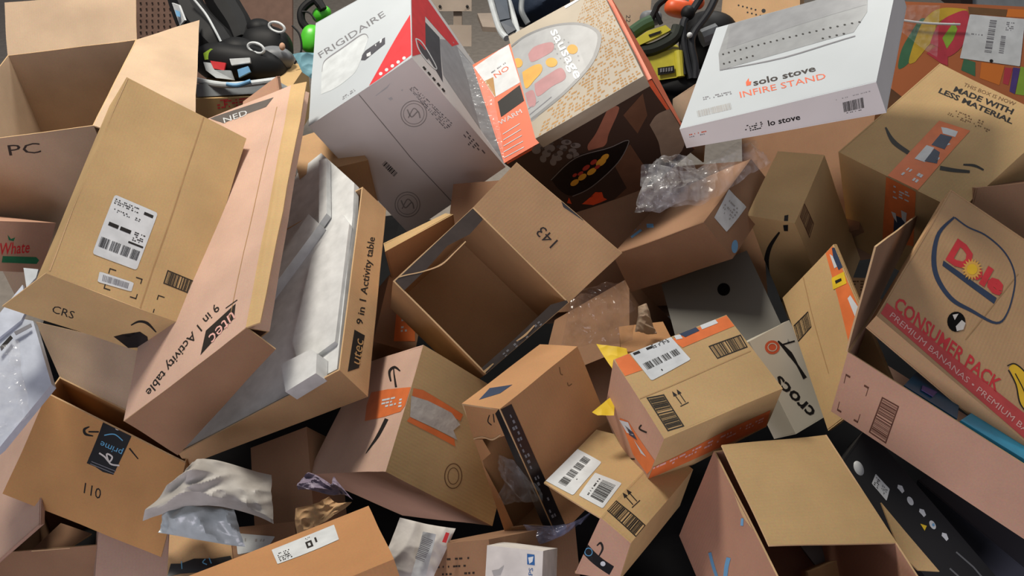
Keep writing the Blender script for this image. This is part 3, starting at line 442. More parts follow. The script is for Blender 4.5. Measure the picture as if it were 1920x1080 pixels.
{'id':'fire','name':'stove_carton','label':'large orange-edged carton with a dark campfire cooking photo, under the sausage picture carton','cat':'box','mat':'photobrown','fm':{'C0':'photobrown','B0':'orangeprint','A0':'orangeprint','A1':'orangeprint'},'open':[],'amp':2,'th':4,'v':[(-.0237,2.3625,1.2467),(.3908,2.3683,1.5074),(.28,2.5262,.9192),(.578,2.5471,1.2014),(-.1281,2.7741,1.3912),(.2894,2.7704,1.6384),(.1756,2.9377,1.0636),(.4767,2.9493,1.3325)],'sg':{'A0':1,'A1':1,'B0':1,'B1':1,'C0':-1,'C1':-1},'dec':{'B0':[('white_print',(-.057,.694,.235,.461,.356,.942,.058,1.196),[('labelwhite',[('q',86.6,100.8,[('p',[(0,55.1),(64.6,100.8),(86.6,26.8),(39.4,0),(18.9,29.9)])])])],.5),('print',(.007,.636,.082,.577,.127,.762,.051,.823),[('kraftprint',[('q',22,39,[('p',[(0,31),(17,39),(22,0)])])])],.9),('black_print',(.053,.403,.216,.275,.286,.546,.121,.681),[('ink',[('q',50,60,[('p',[(0,28.3),(41.7,60),(50,30),(6.7,0)])])])],.5),('lettering',(.124,.752,.232,.762,.224,.812,.116,.802),[('orangeink',[('t','NO',0,0,1,1,.0,0)])],.9),('fine_print',(.107,.818,.226,.837,.222,.859,.103,.841),[('inkgrey',[('noise',0,0,1,1,10,1,8)])],.9),('lettering',(.052,.324,.215,.318,.21,.36,.047,.365),[('labelwhite',[('t','WARM',0,0,1,1,.0,0)])],.9),('fine_print',(.047,.235,.155,.151,.179,.244,.071,.329),[('labelwhite',[('q',33.4,21.4,[('s',[(.7,.7),(32.7,20.7)],1.4,0)])])],.9),('fine_print',(.038,.185,.15,.099,.173,.191,.061,.279),[('labelwhite',[('q',34.8,21.4,[('s',[(.7,.7),(34.1,20.7)],1.4,0)])])],.9),('fine_print',(.028,.136,.144,.048,.167,.139,.051,.229),[('labelwhite',[('q',36.2,21.4,[('s',[(.7,.7),(35.5,20.7)],1.4,0)])])],.9),('fine_print',(.018,.088,.138,-.003,.162,.087,.041,.18),[('labelwhite',[('q',37.6,21.4,[('s',[(.7,.7),(36.9,20.7)],1.4,0)])])],.9),('fine_print',(.009,.04,.133,-.054,.156,.036,.031,.131),[('labelwhite',[('q',39,21.4,[('s',[(.7,.7),(38.3,20.7)],1.4,0)])])],.9)],'C0':[('orange_edge',(-.008,.003,.682,.815,1.006,-.003,.397,-.639),[('orangeink',[('q',280,162,[('s',[(4.5,4.5),(275.5,157.5)],9,0)])])],.4),('orange_edge',(.614,.852,1.042,1.437,1.331,.361,.984,-.041),[('orangeink',[('q',126,179,[('s',[(6.5,172.5),(119.5,6.5)],13,0)])])],.4),('picture_stones',(.103,.142,.315,.385,.455,.149,.249,-.077),[('photoash',[('q',91,53,[('e',7,48,6,5,0),('e',44,17,8,7,0),('e',81,38,10,5,0),('e',38,7,6,7,0),('e',75,28,8,5,0),('e',32,33,10,7,0),('e',69,18,6,5,0),('e',26,23,8,7,0),('e',63,44,10,5,0),('e',20,13,6,7,0),('e',57,34,8,5,0),('e',14,39,10,7,0),('e',51,24,6,5,0),('e',8,29,8,7,0),('e',45,14,10,5,0),('e',82,19,6,7,0)])])],.5),('picture_stones',(.177,.092,.341,.277,.436,.114,.276,-.062),[('photoash2',[('q',71,37,[('e',4,34,4,3,0),('e',33,3,4,3,0),('e',62,6,4,3,0),('e',21,9,4,3,0),('e',50,12,4,3,0),('e',9,15,4,3,0),('e',38,18,4,3,0),('e',67,21,4,3,0),('e',26,24,4,3,0),('e',55,27,4,3,0),('e',14,30,4,3,0),('e',43,33,4,3,0)])])],.8),('picture_wood',(.261,.892,.48,1.181,.777,.63,.573,.382),[('photowood',[('q',75,110,[('p',[(0,80),(30,110),(75,50),(40,0)])])])],.5),('picture_wood',(.087,.977,.379,1.37,.601,1.029,.317,.666),[('photowood',[('q',100,70,[('p',[(0,20),(50,70),(100,55),(70,30),(0,0)])])])],.5),('picture_wood',(.672,.349,.793,.494,.937,.118,.824,-.009),[('photowood',[('q',45,75,[('p',[(0,35),(35,75),(45,35),(25,0)])])])],.5),('picture_arm',(.425,.296,.574,.473,.754,.089,.614,-.067),[('skin',[('q',59.1,80.9,[('c',[(38,80.9),(59.1,79.2),(39.8,31.7),(34.5,14.1),(23.9,6.3),(6.3,10.6),(1.1,0),(0,10.6),(16.9,35.2)])])])],.9),('picture_leg',(.678,.785,.883,1.052,1.075,.519,.89,.296),[('khaki',[('q',65.1,96.7,[('c',[(0,72.1),(15.8,93.2),(51,96.7),(65.1,33.4),(26.4,0),(15.8,40.5)])])])],.9),('picture_pan',(.014,.472,.387,.933,.668,.436,.317,.033),[('photoblack',[('q',144.2,103.8,[('c',[(0,31.7),(42.2,73.9),(105.5,91.5),(137.2,103.8),(144.2,98.5),(119.6,59.8),(70.4,17.6),(35.2,0),(14.1,10.6)])])])],.9),('picture_pan',(.007,.476,.383,.94,.668,.436,.315,.031),[('photoash',[('q',145.1,105.4,[('s',[(.8,31.4),(43,73.6),(106.3,92.3),(138,104.6),(144.3,99.3),(123.9,64.8),(71.2,19.1),(36,.8)],1.6,1)])])],1.3),('picture_food',(.144,.5,.188,.553,.243,.475,.199,.423),[('photofood1',[('q',18,18,[('e',9,9,9,5,.6)])])],1.5),('picture_food',(.211,.496,.256,.55,.309,.47,.265,.417),[('photofood1',[('q',18,18,[('e',9,9,9,5,.6)])])],1.5),('picture_food',(.281,.503,.332,.564,.388,.473,.338,.414),[('photofood1',[('q',20,20,[('e',10,10,10,5,.6)])])],1.5),('picture_food',(.37,.479,.427,.547,.486,.445,.43,.379),[('photofood1',[('q',22,22,[('e',11,11,11,6,.6)])])],1.5),('picture_food',(.423,.457,.469,.512,.516,.429,.47,.375),[('photofood1',[('q',18,18,[('e',9,9,9,5,.6)])])],1.5),('picture_food',(.286,.438,.326,.485,.371,.413,.331,.367),[('photofood2',[('q',16,16,[('e',8,8,8,4,.6)])])],1.9),('picture_food',(.356,.43,.391,.472,.429,.409,.394,.368),[('photofood2',[('q',14,14,[('e',7,7,7,4,.6)])])],1.9),('picture_food',(.24,.45,.27,.486,.304,.433,.275,.398),[('photofood2',[('q',12,12,[('e',6,6,6,3,.6)])])],1.9),('picture_food',(.354,.49,.385,.526,.418,.472,.388,.435),[('photofood2',[('q',12,12,[('e',6,6,6,3,.6)])])],1.9),('picture_food',(.209,.434,.234,.463,.263,.419,.239,.39),[('photofood2',[('q',10,10,[('e',5,5,5,3,.6)])])],1.9),('picture_flame',(.094,.713,.218,.869,.297,.758,.174,.606),[('flame',[('q',47.5,24.6,[('p',[(0,1.8),(14.1,14.1),(17.6,8.8),(24.6,24.6),(31.7,17.6),(36.9,24.6),(40.5,14.1),(47.5,10.6),(35.2,5.3),(21.1,0)])])])],.9),('picture_flame',(.029,.62,.051,.646,.092,.594,.07,.568),[('flame',[('q',8.8,12.3,[('p',[(0,1.8),(3.5,12.3),(8.8,0)])])])],.9)]},'flaps':[]},
{'id':'saus','name':'stove_accessory_carton','label':'flat beige carton picturing grilled sausage skewers on a steel grate','cat':'box','mat':'beigeprint','fm':{},'open':[],'amp':2,'th':4,'v':[(.067,2.318,1.3472),(.3609,2.3237,1.5328),(-.0117,2.7228,1.5042),(.2627,2.7008,1.6636),(.0902,2.3371,1.3098),(.3841,2.3427,1.4953),(.0116,2.7419,1.4668),(.2859,2.7198,1.6261)],'sg':{'A0':-1,'A1':-1,'B0':-1,'B1':-1,'C0':1,'C1':1},'dec':{'C0':[('printed_grain',(.033,.006,.989,.007,1.004,.997,.871,1.016),[('kraftprint',[('noise',0,0,1,1,26,40,7)])],.3),('picture_grate',(-.193,.265,.542,-.145,.855,.664,.041,1.123),[('steel',[('q',169,183,[('c',[(0,126),(36,159),(86,179),(133,183),(163,169),(169,146),(153,103),(113,56),(73,23),(45,0),(36,26),(16,86)])])])],.5),('picture_grate',(-.211,.267,.554,-.159,.876,.671,.028,1.151),[('steeldark',[('q',176,188,[('s',[(3.5,133.5),(39.5,160.5),(89.5,180.5),(136.5,184.5),(166.5,170.5),(172.5,147.5),(156.5,104.5),(116.5,57.5),(76.5,24.5),(47.5,3.5)],[3,4,4,5,6,7,6,5,5,4],1)])])],.8),('picture_grate',(.344,.533,.561,.407,.644,.63,.421,.76),[('steeldark',[('q',48.8,47.9,[('e',47.2,5.7,1.6,1.6,0),('e',45.8,14,1.6,1.6,0),('e',41.8,23,1.6,1.6,0),('e',35.7,31.7,1.6,1.6,0),('e',28.3,39.1,1.6,1.6,0),('e',20.3,44.1,1.6,1.6,0),('e',12.9,46.3,1.6,1.6,0),('e',6.8,45.4,1.6,1.6,0),('e',2.9,41.4,1.6,1.6,0),('e',1.6,34.9,1.6,1.6,0),('e',3,26.6,1.6,1.6,0),('e',7.1,17.6,1.6,1.6,0),('e',13.2,8.9,1.6,1.6,0),('e',20.7,1.6,1.6,1.6,0)])])],.8),('picture_sausage',(.121,.669,.345,.546,.404,.72,.175,.846),[('sauspink',[('q',47,37,[('c',[(0,14),(13,29),(44,37),(47,22),(26,8),(6,0)])])])],.9),('picture_sausage',(.089,.342,.35,.197,.432,.436,.164,.586),[('sauspink',[('q',58,54,[('c',[(0,23),(26,41),(50,54),(58,34),(33,18),(6,0)])])])],.9),('picture_sausage',(-.014,.301,.079,.251,.118,.383,.024,.434),[('sauspink',[('q',20,30,[('c',[(0,25),(15,30),(20,5),(7,0)])])])],.9),('picture_potato',(-.0,.467,.175,.373,.239,.578,.06,.674),[('photofood1',[('q',37,45,[('c',[(0,30),(21,43),(35,45),(37,32),(24,16),(7,0)])])])],1.2),('picture_potato',(.264,.536,.366,.479,.394,.562,.292,.62),[('photofood1',[('q',22,18,[('e',11,9,11,9,0)])])],1.2),('picture_potato',(.487,.548,.576,.496,.607,.58,.517,.632),[('photofood1',[('q',20,18,[('e',10,9,10,9,0)])])],1.2),('picture_potato',(-.034,.69,.056,.643,.081,.728,-.01,.776),[('photofood1',[('q',18,18,[('e',9,9,9,9,0)])])],1.2),('lettering',(.379,.832,.449,.291,.535,.287,.475,.83),[('labelwhite',[('t','sausage',0,0,1,1,.02,0)])],1.5),('picture_skewer',(-.046,.204,.182,.081,.238,.259,.006,.385),[('inkgrey',[('q',50.5,41.5,[('s',[(.8,.8),(49.8,40.8)],1.5,0)])])],.9),('picture_skewer',(-.068,.256,.085,.174,.118,.283,-.037,.366),[('inkgrey',[('q',33.2,25.2,[('s',[(.6,.6),(32.6,24.6)],1.2,0)])])],.9),('sticker',(.628,.966,.787,.977,.778,1.027,.619,1.033),[('labelwhite',[('rr',0,0,1,1,.05,.05)])],.9)]},'flaps':[]},
{'id':'stand','name':'stove_stand_carton','label':'flat white carton picturing a steel fire stand, on top of the pile at upper right','cat':'box','mat':'white','fm':{'B0':'greywhite','A1':'greywhite'},'open':[],'amp':1.5,'th':4,'v':[(.4435,2.1653,1.4476),(.8416,1.9513,1.6643),(.6059,2.5978,1.5734),(1.0149,2.3776,1.7812),(.4703,2.1753,1.3869),(.8831,1.9504,1.588),(.6327,2.6078,1.5126),(1.0565,2.3767,1.7049)],'sg':{'A0':-1,'A1':-1,'B0':-1,'B1':-1,'C0':1,'C1':1},'dec':{'B0':[('lettering',(.456,.707,.616,.699,.62,.484,.46,.474),[('ink',[('t','lo stove',0,0,1,1,.02,0)])],.5),('printed_code',(.82,.787,.932,.765,.943,.371,.829,.408),[('ink',[('bc',0,.15,.85,1,24,6,0),('noise',.1,0,.8,.1,10,1,1)])],.5),('fine_print',(.79,.288,.963,.246,.963,.196,.79,.235),[('inkfaint',[('noise',0,0,1,1,24,1,2)])],.5),('fine_print',(.038,.51,.137,.505,.14,.31,.041,.304),[('orangeink',[('noise',0,.5,1,1,10,1,3)]),('inkgrey',[('noise',0,0,1,.4,10,1,4)])],.5),('fine_print',(.334,.766,.43,.733,.434,.434,.339,.452),[('ink',[('noise',0,0,1,1,8,4,6)])],.5)],'C0':[('picture_stand',(.115,.501,.95,.123,.847,1.047,-.106,1.595),[('steel',[('q',281,166,[('p',[(0,28),(25,90),(153,129),(281,166),(279,104),(257,66),(3,0)])])])],.5),('picture_stand',(.119,.715,.927,.325,.847,1.047,-.047,1.562),[('steelmid',[('q',266,126,[('p',[(10,50),(138,89),(266,126),(263,80),(138,40),(0,0)])])])],.8),('picture_stand',(.123,.491,.892,.145,.85,.491,.04,.894),[('inkgrey',[('q',256.5,66.5,[('s',[(1.2,1.2),(131.2,25.2),(255.2,65.2)],[1.5,2.5,2],1)])])],.9),('picture_holes',(.126,.552,.909,.192,.858,.623,.025,1.055),[('ink',[('q',260.6,80.9,[('e',2.2,18.5,2.2,1.5,0),('e',14.4,21.7,2.2,1.5,0),('e',26.6,24.6,2.2,1.5,0),('e',38.8,27.2,2.2,1.5,0),('e',51,30.4,2.2,1.5,0),('e',63.2,33.3,2.2,1.5,0),('e',75.4,35.9,2.2,1.5,0),('e',87.6,39.1,2.2,1.5,0),('e',99.8,42,2.2,1.5,0),('e',112,44.6,2.2,1.5,0),('e',124.2,47.8,2.2,1.5,0),('e',136.4,50.7,2.2,1.5,0),('e',148.6,53.3,2.2,1.5,0),('e',160.8,56.5,2.2,1.5,0),('e',173,59.4,2.2,1.5,0),('e',185.2,62,2.2,1.5,0),('e',197.4,65.2,2.2,1.5,0),('e',209.6,68.1,2.2,1.5,0),('e',221.8,70.7,2.2,1.5,0),('e',234,73.9,2.2,1.5,0),('e',246.2,76.8,2.2,1.5,0),('e',258.4,79.4,2.2,1.5,0),('e',4.2,1.5,2.2,1.5,0),('e',16.2,4.4,2.2,1.5,0),('e',28.2,7.3,2.2,1.5,0),('e',40.2,10.2,2.2,1.5,0),('e',52.2,13.1,2.2,1.5,0),('e',64.2,16,2.2,1.5,0),('e',196.2,47.9,2.2,1.5,0),('e',208.2,50.8,2.2,1.5,0),('e',220.2,53.7,2.2,1.5,0),('e',232.2,56.6,2.2,1.5,0)])])],1.2),('lettering',(.367,.24,.688,.235,.671,.3,.347,.306),[('inkdark',[('t','solo stove',0,0,1,1,.02,0)])],.5),('flame_mark',(.32,.26,.352,.246,.337,.327,.305,.341),[('orangeink',[('q',10,15,[('p',[(1,0),(0,7),(5,15),(6,8),(10,9),(9,2)])])])],.5),('lettering',(.311,.156,.751,.14,.736,.197,.292,.216),[('orangeink',[('t','INFIRE STAND',0,0,1,1,.0,0)])],.5),('fine_print',(.087,.227,.253,.214,.241,.253,.074,.266),[('inkgrey',[('noise',0,0,1,1,14,2,3)])],.5),('printed_code',(.091,.07,.282,.068,.261,.132,.068,.135),[('inkfaint',[('bc',0,0,1,1,30,3,0)])],.5)]},'flaps':[]},
{'id':'less','name':'shipping_carton','label':'square tan carton printed MADE WITH LESS MATERIAL with orange tape over its edge, at right','cat':'box','mat':'tan','fm':{},'open':[],'amp':3,'th':4,'v':[(.9257,2.2817,1.3232),(1.1524,1.9868,1.3005),(1.259,2.5175,1.494),(1.4682,2.2075,1.4498),(1.0586,2.3634,.969),(1.2852,2.0684,.9463),(1.3919,2.5992,1.1398),(1.601,2.2892,1.0956)],'sg':{'A0':-1,'A1':-1,'B0':-1,'B1':-1,'C0':1,'C1':1},'dec':{'B0':[('orange_tape',(.343,.747,.626,.613,.663,.015,.421,.01),[('orange_tape',[('r',0,0,1,1)])],.8),('tape_print',(.462,.249,.607,.242,.623,.044,.481,.048),[('labelwhite',[('noise',0,0,1,1,3,7,5)])],1.2),('print',(.452,.64,.563,.565,.573,.306,.465,.374),[('navy',[('q',22.9,44,[('p',[(1.8,44),(19.4,36.9),(22.9,19.4),(14.1,0),(0,8.8)])])])],1.2),('print',(.441,.471,.495,.436,.501,.312,.447,.346),[('labelwhite',[('q',11.3,21.1,[('p',[(0,21.1),(8.4,17.6),(11.3,0),(4.2,10.6)])])])],1.5),('print',(.528,.424,.578,.392,.583,.25,.534,.281),[('labelwhite',[('q',10.6,24.6,[('p',[(0,24.6),(10.6,19.4),(8.8,0),(1.8,8.8)])])])],1.5),('print',(.443,.653,.554,.577,.558,.496,.447,.57),[('labelwhite',[('q',22.9,13.4,[('p',[(0,13.4),(22.9,4.6),(19.4,0),(1.1,8.1)])])])],1.5)],'C0':[('lettering',(.26,.841,.722,.88,.706,.929,.243,.89),[('ink',[('t','MADE WITH',0,0,1,1,.03,0)])],.5),('lettering',(.185,.775,.778,.809,.763,.855,.169,.822),[('ink',[('t','LESS MATERIAL',0,0,1,1,.03,0)])],.5),('lettering',(.283,.918,.686,.954,.676,.985,.272,.949),[('inkbrown',[('t','THIS BOX IS NOW',0,0,1,1,.0,0)])],.5),('fine_print',(.376,.647,.717,.663,.675,.743,.365,.713),[('inkbrown',[('noise',.1,.5,.8,1,16,2,2),('noise',0,.0,1,.4,20,2,4)])],.5),('printed_smile',(.276,.131,.431,.229,.242,.444,.081,.345),[('ink',[('q',53,56.5,[('s',[(4.5,52),(20.3,25.6),(48.5,4.5)],[3,9,8],1)])])],.5),('printed_smile',(.685,.187,.86,.306,.814,.363,.638,.244),[('ink',[('q',64.3,15,[('s',[(4,11),(30.4,6.5),(60.3,4)],[8,7,5],1)])])],.5),('printed_smile',(.794,.29,.91,.37,.866,.426,.75,.345),[('ink',[('q',43,14.5,[('s',[(2.5,12),(23.6,10.2),(40.5,2.5)],[3,5,3],1)])])],.5),('orange_tape',(.431,-.011,.677,-.019,.6,.607,.37,.572),[('orange_tape',[('r',0,0,1,1)])],.8),('print',(.484,.457,.575,.516,.512,.591,.421,.531),[('labelwhite',[('q',31.7,19.4,[('p',[(0,19.4),(10.6,17.6),(31.7,10.6),(26.4,0),(3.5,7)])])])],1.2),('print',(.508,.336,.618,.408,.524,.521,.413,.448),[('navy',[('q',38.7,29.2,[('p',[(16.9,29.2),(38.7,22.9),(24.6,0),(0,8.8)])])])],1.2),('print',(.561,.402,.593,.423,.559,.464,.527,.443),[('labelwhite',[('q',11.3,10.6,[('p',[(0,10.6),(11.3,4.2),(0,0)])])])],1.2),('print',(.494,.188,.599,.256,.495,.379,.388,.31),[('labelwhite',[('q',36.9,32.4,[('p',[(22.9,32.4),(36.9,27.1),(19.4,0),(0,7)])])])],1.2),('print',(.555,.211,.637,.265,.548,.372,.464,.318),[('navy',[('q',29.2,28.2,[('p',[(18.7,28.2),(29.2,21.1),(23.9,0),(0,4.6)])])])],1.2),('print',(.597,.249,.632,.272,.587,.325,.552,.302),[('labelwhite',[('q',12.3,14.1,[('p',[(0,14.1),(12.3,8.8),(5.3,0)])])])],1.2),('tape_print',(.493,.008,.639,.0,.619,.15,.494,.151),[('labelwhite',[('noise',0,0,1,1,6,3,5)])],1.3)]},'flaps':[]},
{'id':'dole','name':'banana_carton','label':'fruit carton with a blue and red oval logo and red CONSUMER PACK lettering','cat':'box','mat':'kraft','fm':{},'open':[],'amp':2,'th':4,'v':[(.7869,1.5351,1.302),(1.1731,1.2894,1.0521),(1.0908,1.9462,1.3866),(1.4842,1.7322,1.182),(.7743,1.5402,1.2655),(1.1605,1.2945,1.0156),(1.0782,1.9513,1.3502),(1.4715,1.7373,1.1455)],'sg':{'A0':1,'A1':1,'B0':-1,'B1':-1,'C0':1,'C1':1},'dec':{'C0':[('shield_outline',(.218,.169,.557,.499,.347,1.122,-.019,.757),[('navy',[('q',161.7,207.3,[('s',[(42.2,202.8),(13.8,169.5),(4.5,122.8),(11.2,82.8),(37.2,46.2),(73.8,26.2),(121.2,4.5),(143.8,22.8),(157.2,69.5),(153.2,102.8),(133.8,136.2),(100.5,166.2),(67.2,182.8),(42.8,202.2)],[4,7,9,9,8,6,4,3,3,3,3,3,3,3],1)])])],.5),('lettering',(.14,.558,.249,.561,.256,.729,.144,.728),[('red',[('t','D',0,0,1,1,.05,0)])],.8),('lettering',(.232,.558,.434,.573,.442,.706,.236,.696),[('red',[('t','ole',0,0,1,1,.05,0)])],.8),('blue_bar',(.219,.317,.436,.53,.354,.764,.13,.541),[('navy',[('q',102.7,81,[('p',[(2,81),(102.7,11),(97.7,0),(0,71)])])])],.5),('sun_mark',(.248,.511,.333,.595,.288,.718,.202,.633),[('sunlight',[('q',39.3,42,[('p',[(32.9,21),(39.3,17.4),(32.1,16.2),(36.9,10.5),(29.8,12),(32.5,4.9),(26.3,8.9),(26.5,1.3),(22,7.2),(19.6,0),(17.3,7.2),(12.8,1.3),(13,8.9),(6.8,4.9),(9.5,12),(2.4,10.5),(7.1,16.2),(0,17.4),(6.3,21),(0,24.6),(7.1,25.8),(2.4,31.5),(9.5,30),(6.8,37.1),(13,33.1),(12.8,40.7),(17.3,34.8),(19.6,42),(22,34.8),(26.5,40.7),(26.3,33.1),(32.5,37.1),(29.8,30),(36.9,31.5),(32.1,25.8),(39.3,24.6)])])])],1.2),('sun_mark',(.257,.563,.3,.606,.279,.664,.235,.621),[('sunyellow',[('q',20,20,[('e',10,10,10,10,0)])])],1.5),('lettering',(.044,.097,.583,.104,.586,.183,.039,.183),[('red',[('t','CONSUMER PACK',0,0,1,1,.02,0)])],.5),('red_band',(.297,-.604,.962,.019,.724,.799,-.013,.079),[('redband',[('q',347,317,[('p',[(11,317),(347,41),(339,0),(0,293)])])])],.5),('lettering',(.047,.045,.91,.033,.917,.064,.05,.08),[('pinkprint',[('t','PREMIUM BANANAS • PREMIUM BANANAS',0,0,1,1,.0,0)])],.9),('hand_hole',(.291,.199,.36,.268,.323,.367,.252,.296),[('holedark',[('q',34,38,[('e',17,19,17,19,0)])])],.9),('hand_hole',(.322,.234,.359,.271,.339,.325,.301,.288),[('paper',[('q',18,21,[('p',[(0,9),(11,21),(18,15),(14,3),(2,0)])])])],1.3),('hand_hole',(.289,.275,.312,.298,.3,.329,.277,.306),[('paper',[('q',11,12,[('p',[(0,10),(11,12),(4,0)])])])],1.3),('banana_print',(.661,.06,.774,.162,.701,.385,.584,.28),[('sunyellow',[('q',54,93,[('c',[(0,85),(12,93),(34,70),(54,30),(44,0),(24,15),(14,55)])])])],.6),('banana_print',(.655,.045,.781,.159,.705,.393,.575,.274),[('ink',[('q',60.4,97.4,[('s',[(1.2,92.2),(16.2,96.2),(38.2,75.2),(59.2,33.2),(47.2,1.2),(25.2,20.2),(17.2,56.2),(3.2,84.2)],2.4,1)])])],1),('banana_print',(.677,.102,.731,.151,.678,.31,.622,.259),[('ink',[('q',26,67,[('s',[(1,66),(18,31),(25,1)],2,1)])])],1),('carton_seam',(.374,.227,.588,.431,.471,.779,.246,.563),[('seam',[('q',101.5,125.5,[('s',[(100.8,124.8),(.8,.8)],1.5,0)])])],.4)]},'flaps':[]},
{'id':'open_r','name':'open_carton','label':'open pinkish-tan carton at the right edge holding blue packets beneath the fruit carton','cat':'box','mat':'pinktan','fm':{},'open':['C0','B1','A1'],'amp':2,'th':4,'v':[(.7267,1.4921,1.2363),(1.2156,1.1659,1.0503),(.915,1.7913,1.1634),(1.4039,1.4652,.9774),(.7164,1.4732,1.0806),(1.2053,1.1471,.8947),(.9047,1.7724,1.0077),(1.3935,1.4463,.8218)],'sg':{'A0':-1,'A1':1,'B0':-1,'B1':-1,'C0':1,'C1':1},'dec':{'B0':[('printed_code',(.156,.317,.149,.943,.218,.946,.221,.298),[('inkbrown2',[('fr',0,0,1,1,.035,.07),('r',.485,0,.515,1),('bc',.06,.08,.45,.92,11,4,0),('bc',.55,.08,.94,.92,11,13,0)])],.5),('printed_marks',(.02,.929,.103,.918,.104,.3,.014,.318),[('inkbrown2',[('r',0,0,.2,.05),('r',0,0,.03,.25),('r',.8,0,1,.05),('r',.97,0,1,.25),('r',.8,.95,1,1),('r',.97,.75,1,1),('r',0,.95,.2,1),('r',0,.75,.03,1)])],.5)]},'flaps':[{'q':[(.7267,1.4921,1.2363),(.915,1.7913,1.1634),(1.1726,2.2042,1.1713),(.7356,1.5146,1.4907)],'sg':1,'mat':'brown','dec':[]}]},
{'id':'n143','name':'open_carton','label':'open dark-mouthed carton with a sunlit flap numbered 143, in the centre of the pile','cat':'box','mat':'kraft','fm':{},'open':['C0'],'amp':2,'th':4,'v':[(-.1015,2.043,1.281),(.1494,1.8806,1.0872),(-.3036,1.8649,1.1658),(-.0661,1.7115,.9849),(-.1488,2.2365,1.054),(.0973,2.0829,.8727),(-.3509,2.0584,.9388),(-.1181,1.9139,.7704)],'sg':{'A0':1,'A1':-1,'B0':-1,'B1':-1,'C0':-1,'C1':-1},'dec':{'C0':[('rim_tape',(.065,1.046,.511,.491,.055,-.05,-.395,.527),[('tapedark',[('q',164,154,[('p',[(0,18),(145,154),(164,133),(139,105),(97,83),(59,40),(17,0)])])])],1),('rim_tape',(.973,1.02,1.395,.469,.986,-.011,.559,.559),[('tapedark',[('q',163,137,[('p',[(129,128),(159,137),(163,132),(9,0),(0,10),(57,60)])])])],1),('rim_tape',(.966,.769,1.011,.769,1.004,.261,.959,.261),[('inkgrey',[('noise',0,0,1,1,2,12,4)])],1.5),('torn_edge',(-.039,1.057,.38,.539,.151,.272,-.27,.799),[('edge',[('q',153,77,[('s',[(1.5,1.5),(38.5,11.5),(71.5,18.5),(105.5,31.5),(131.5,55.5),(151.5,75.5)],[3,2,2,3,2,2],1)])])],2.2),('torn_edge',(.979,1.03,1.244,.689,.96,.366,.693,.714),[('edge',[('q',101.5,94.5,[('s',[(65.5,62.5),(82.5,74.5),(99.5,92.5)],[2,4,2],1),('s',[(2.5,2.5),(22.5,20.5)],[5,2],0)])])],2.2)]},'flaps':[{'q':[(-.1015,2.043,1.281),(.1494,1.8806,1.0872),(.2828,1.9131,1.2205),(.0111,2.0725,1.3975)],'sg':1,'mat':'kraft','dec':[('lettering',(.621,.527,.462,.541,.462,.373,.623,.364),[('inkdark',[('t','143',0,0,1,1,.0,0)])],.5),('tape_scrap',(.515,.753,.67,1.044,.529,1.348,.374,1.061),[('blackgloss',[('q',57.7,51.7,[('p',[(0,51.7),(13.3,48.3),(57.7,3.3),(46.7,0),(9.3,25)])])])],.8),('print',(.173,1.035,.194,1.076,.176,1.117,.155,1.077),[('ink',[('q',7.7,6.7,[('p',[(0,6.7),(7.7,3.3),(5.7,0),(1,2.7)])])])],.5)]}]},
{'id':'blue','name':'crushed_carton','label':'brown carton with pale blue paint marks and a white diamond shaped note','cat':'box','mat':'brown','fm':{},'open':[],'amp':5,'th':4,'v':[(.507,2.018,1.2485),(.2939,2.1623,1.053),(.7028,2.3496,1.2672),(.4897,2.4939,1.0718),(.5889,1.9882,1.1553),(.3489,2.123,.9463),(.7846,2.3197,1.1741),(.5446,2.4545,.9651)],'sg':{'A0':-1,'A1':-1,'B0':1,'B1':1,'C0':-1,'C1':-1},'dec':{'A0':[('note',(.126,.115,.129,.523,.513,.576,.496,.003),[('labelwhite',[('rr',0,0,1,1,.03,.03)]),('inkfaint',[('noise',.15,.3,.85,.8,8,5,2)])],.9),('paint_mark',(.024,.9,.085,1.025,.182,.856,.12,.731),[('bluepaint',[('q',12,24,[('e',6,12,6,12,0)])])],.5)],'C0':[('paint_mark',(1.085,.317,.858,.208,1.001,.429,1.241,.548),[('bluepaint',[('q',24,18,[('s',[(2,2),(22,16)],4,0)])])],.6),('paint_mark',(.946,.226,.745,.131,.889,.357,1.102,.462),[('bluepaint',[('q',22,19,[('s',[(2,2),(20,17)],4,0)])])],.6),('paint_mark',(1.112,.524,.946,.44,1.011,.543,1.182,.63),[('bluepaint',[('q',17,8,[('s',[(3.5,3.5),(13.5,4.5)],7,0)])])],.6),('paint_mark',(.867,.367,.693,.281,.753,.377,.93,.467),[('bluepaint',[('q',19,8,[('s',[(3.5,3.5),(15.5,4.5)],7,0)])])],.6)]},'flaps':[]},
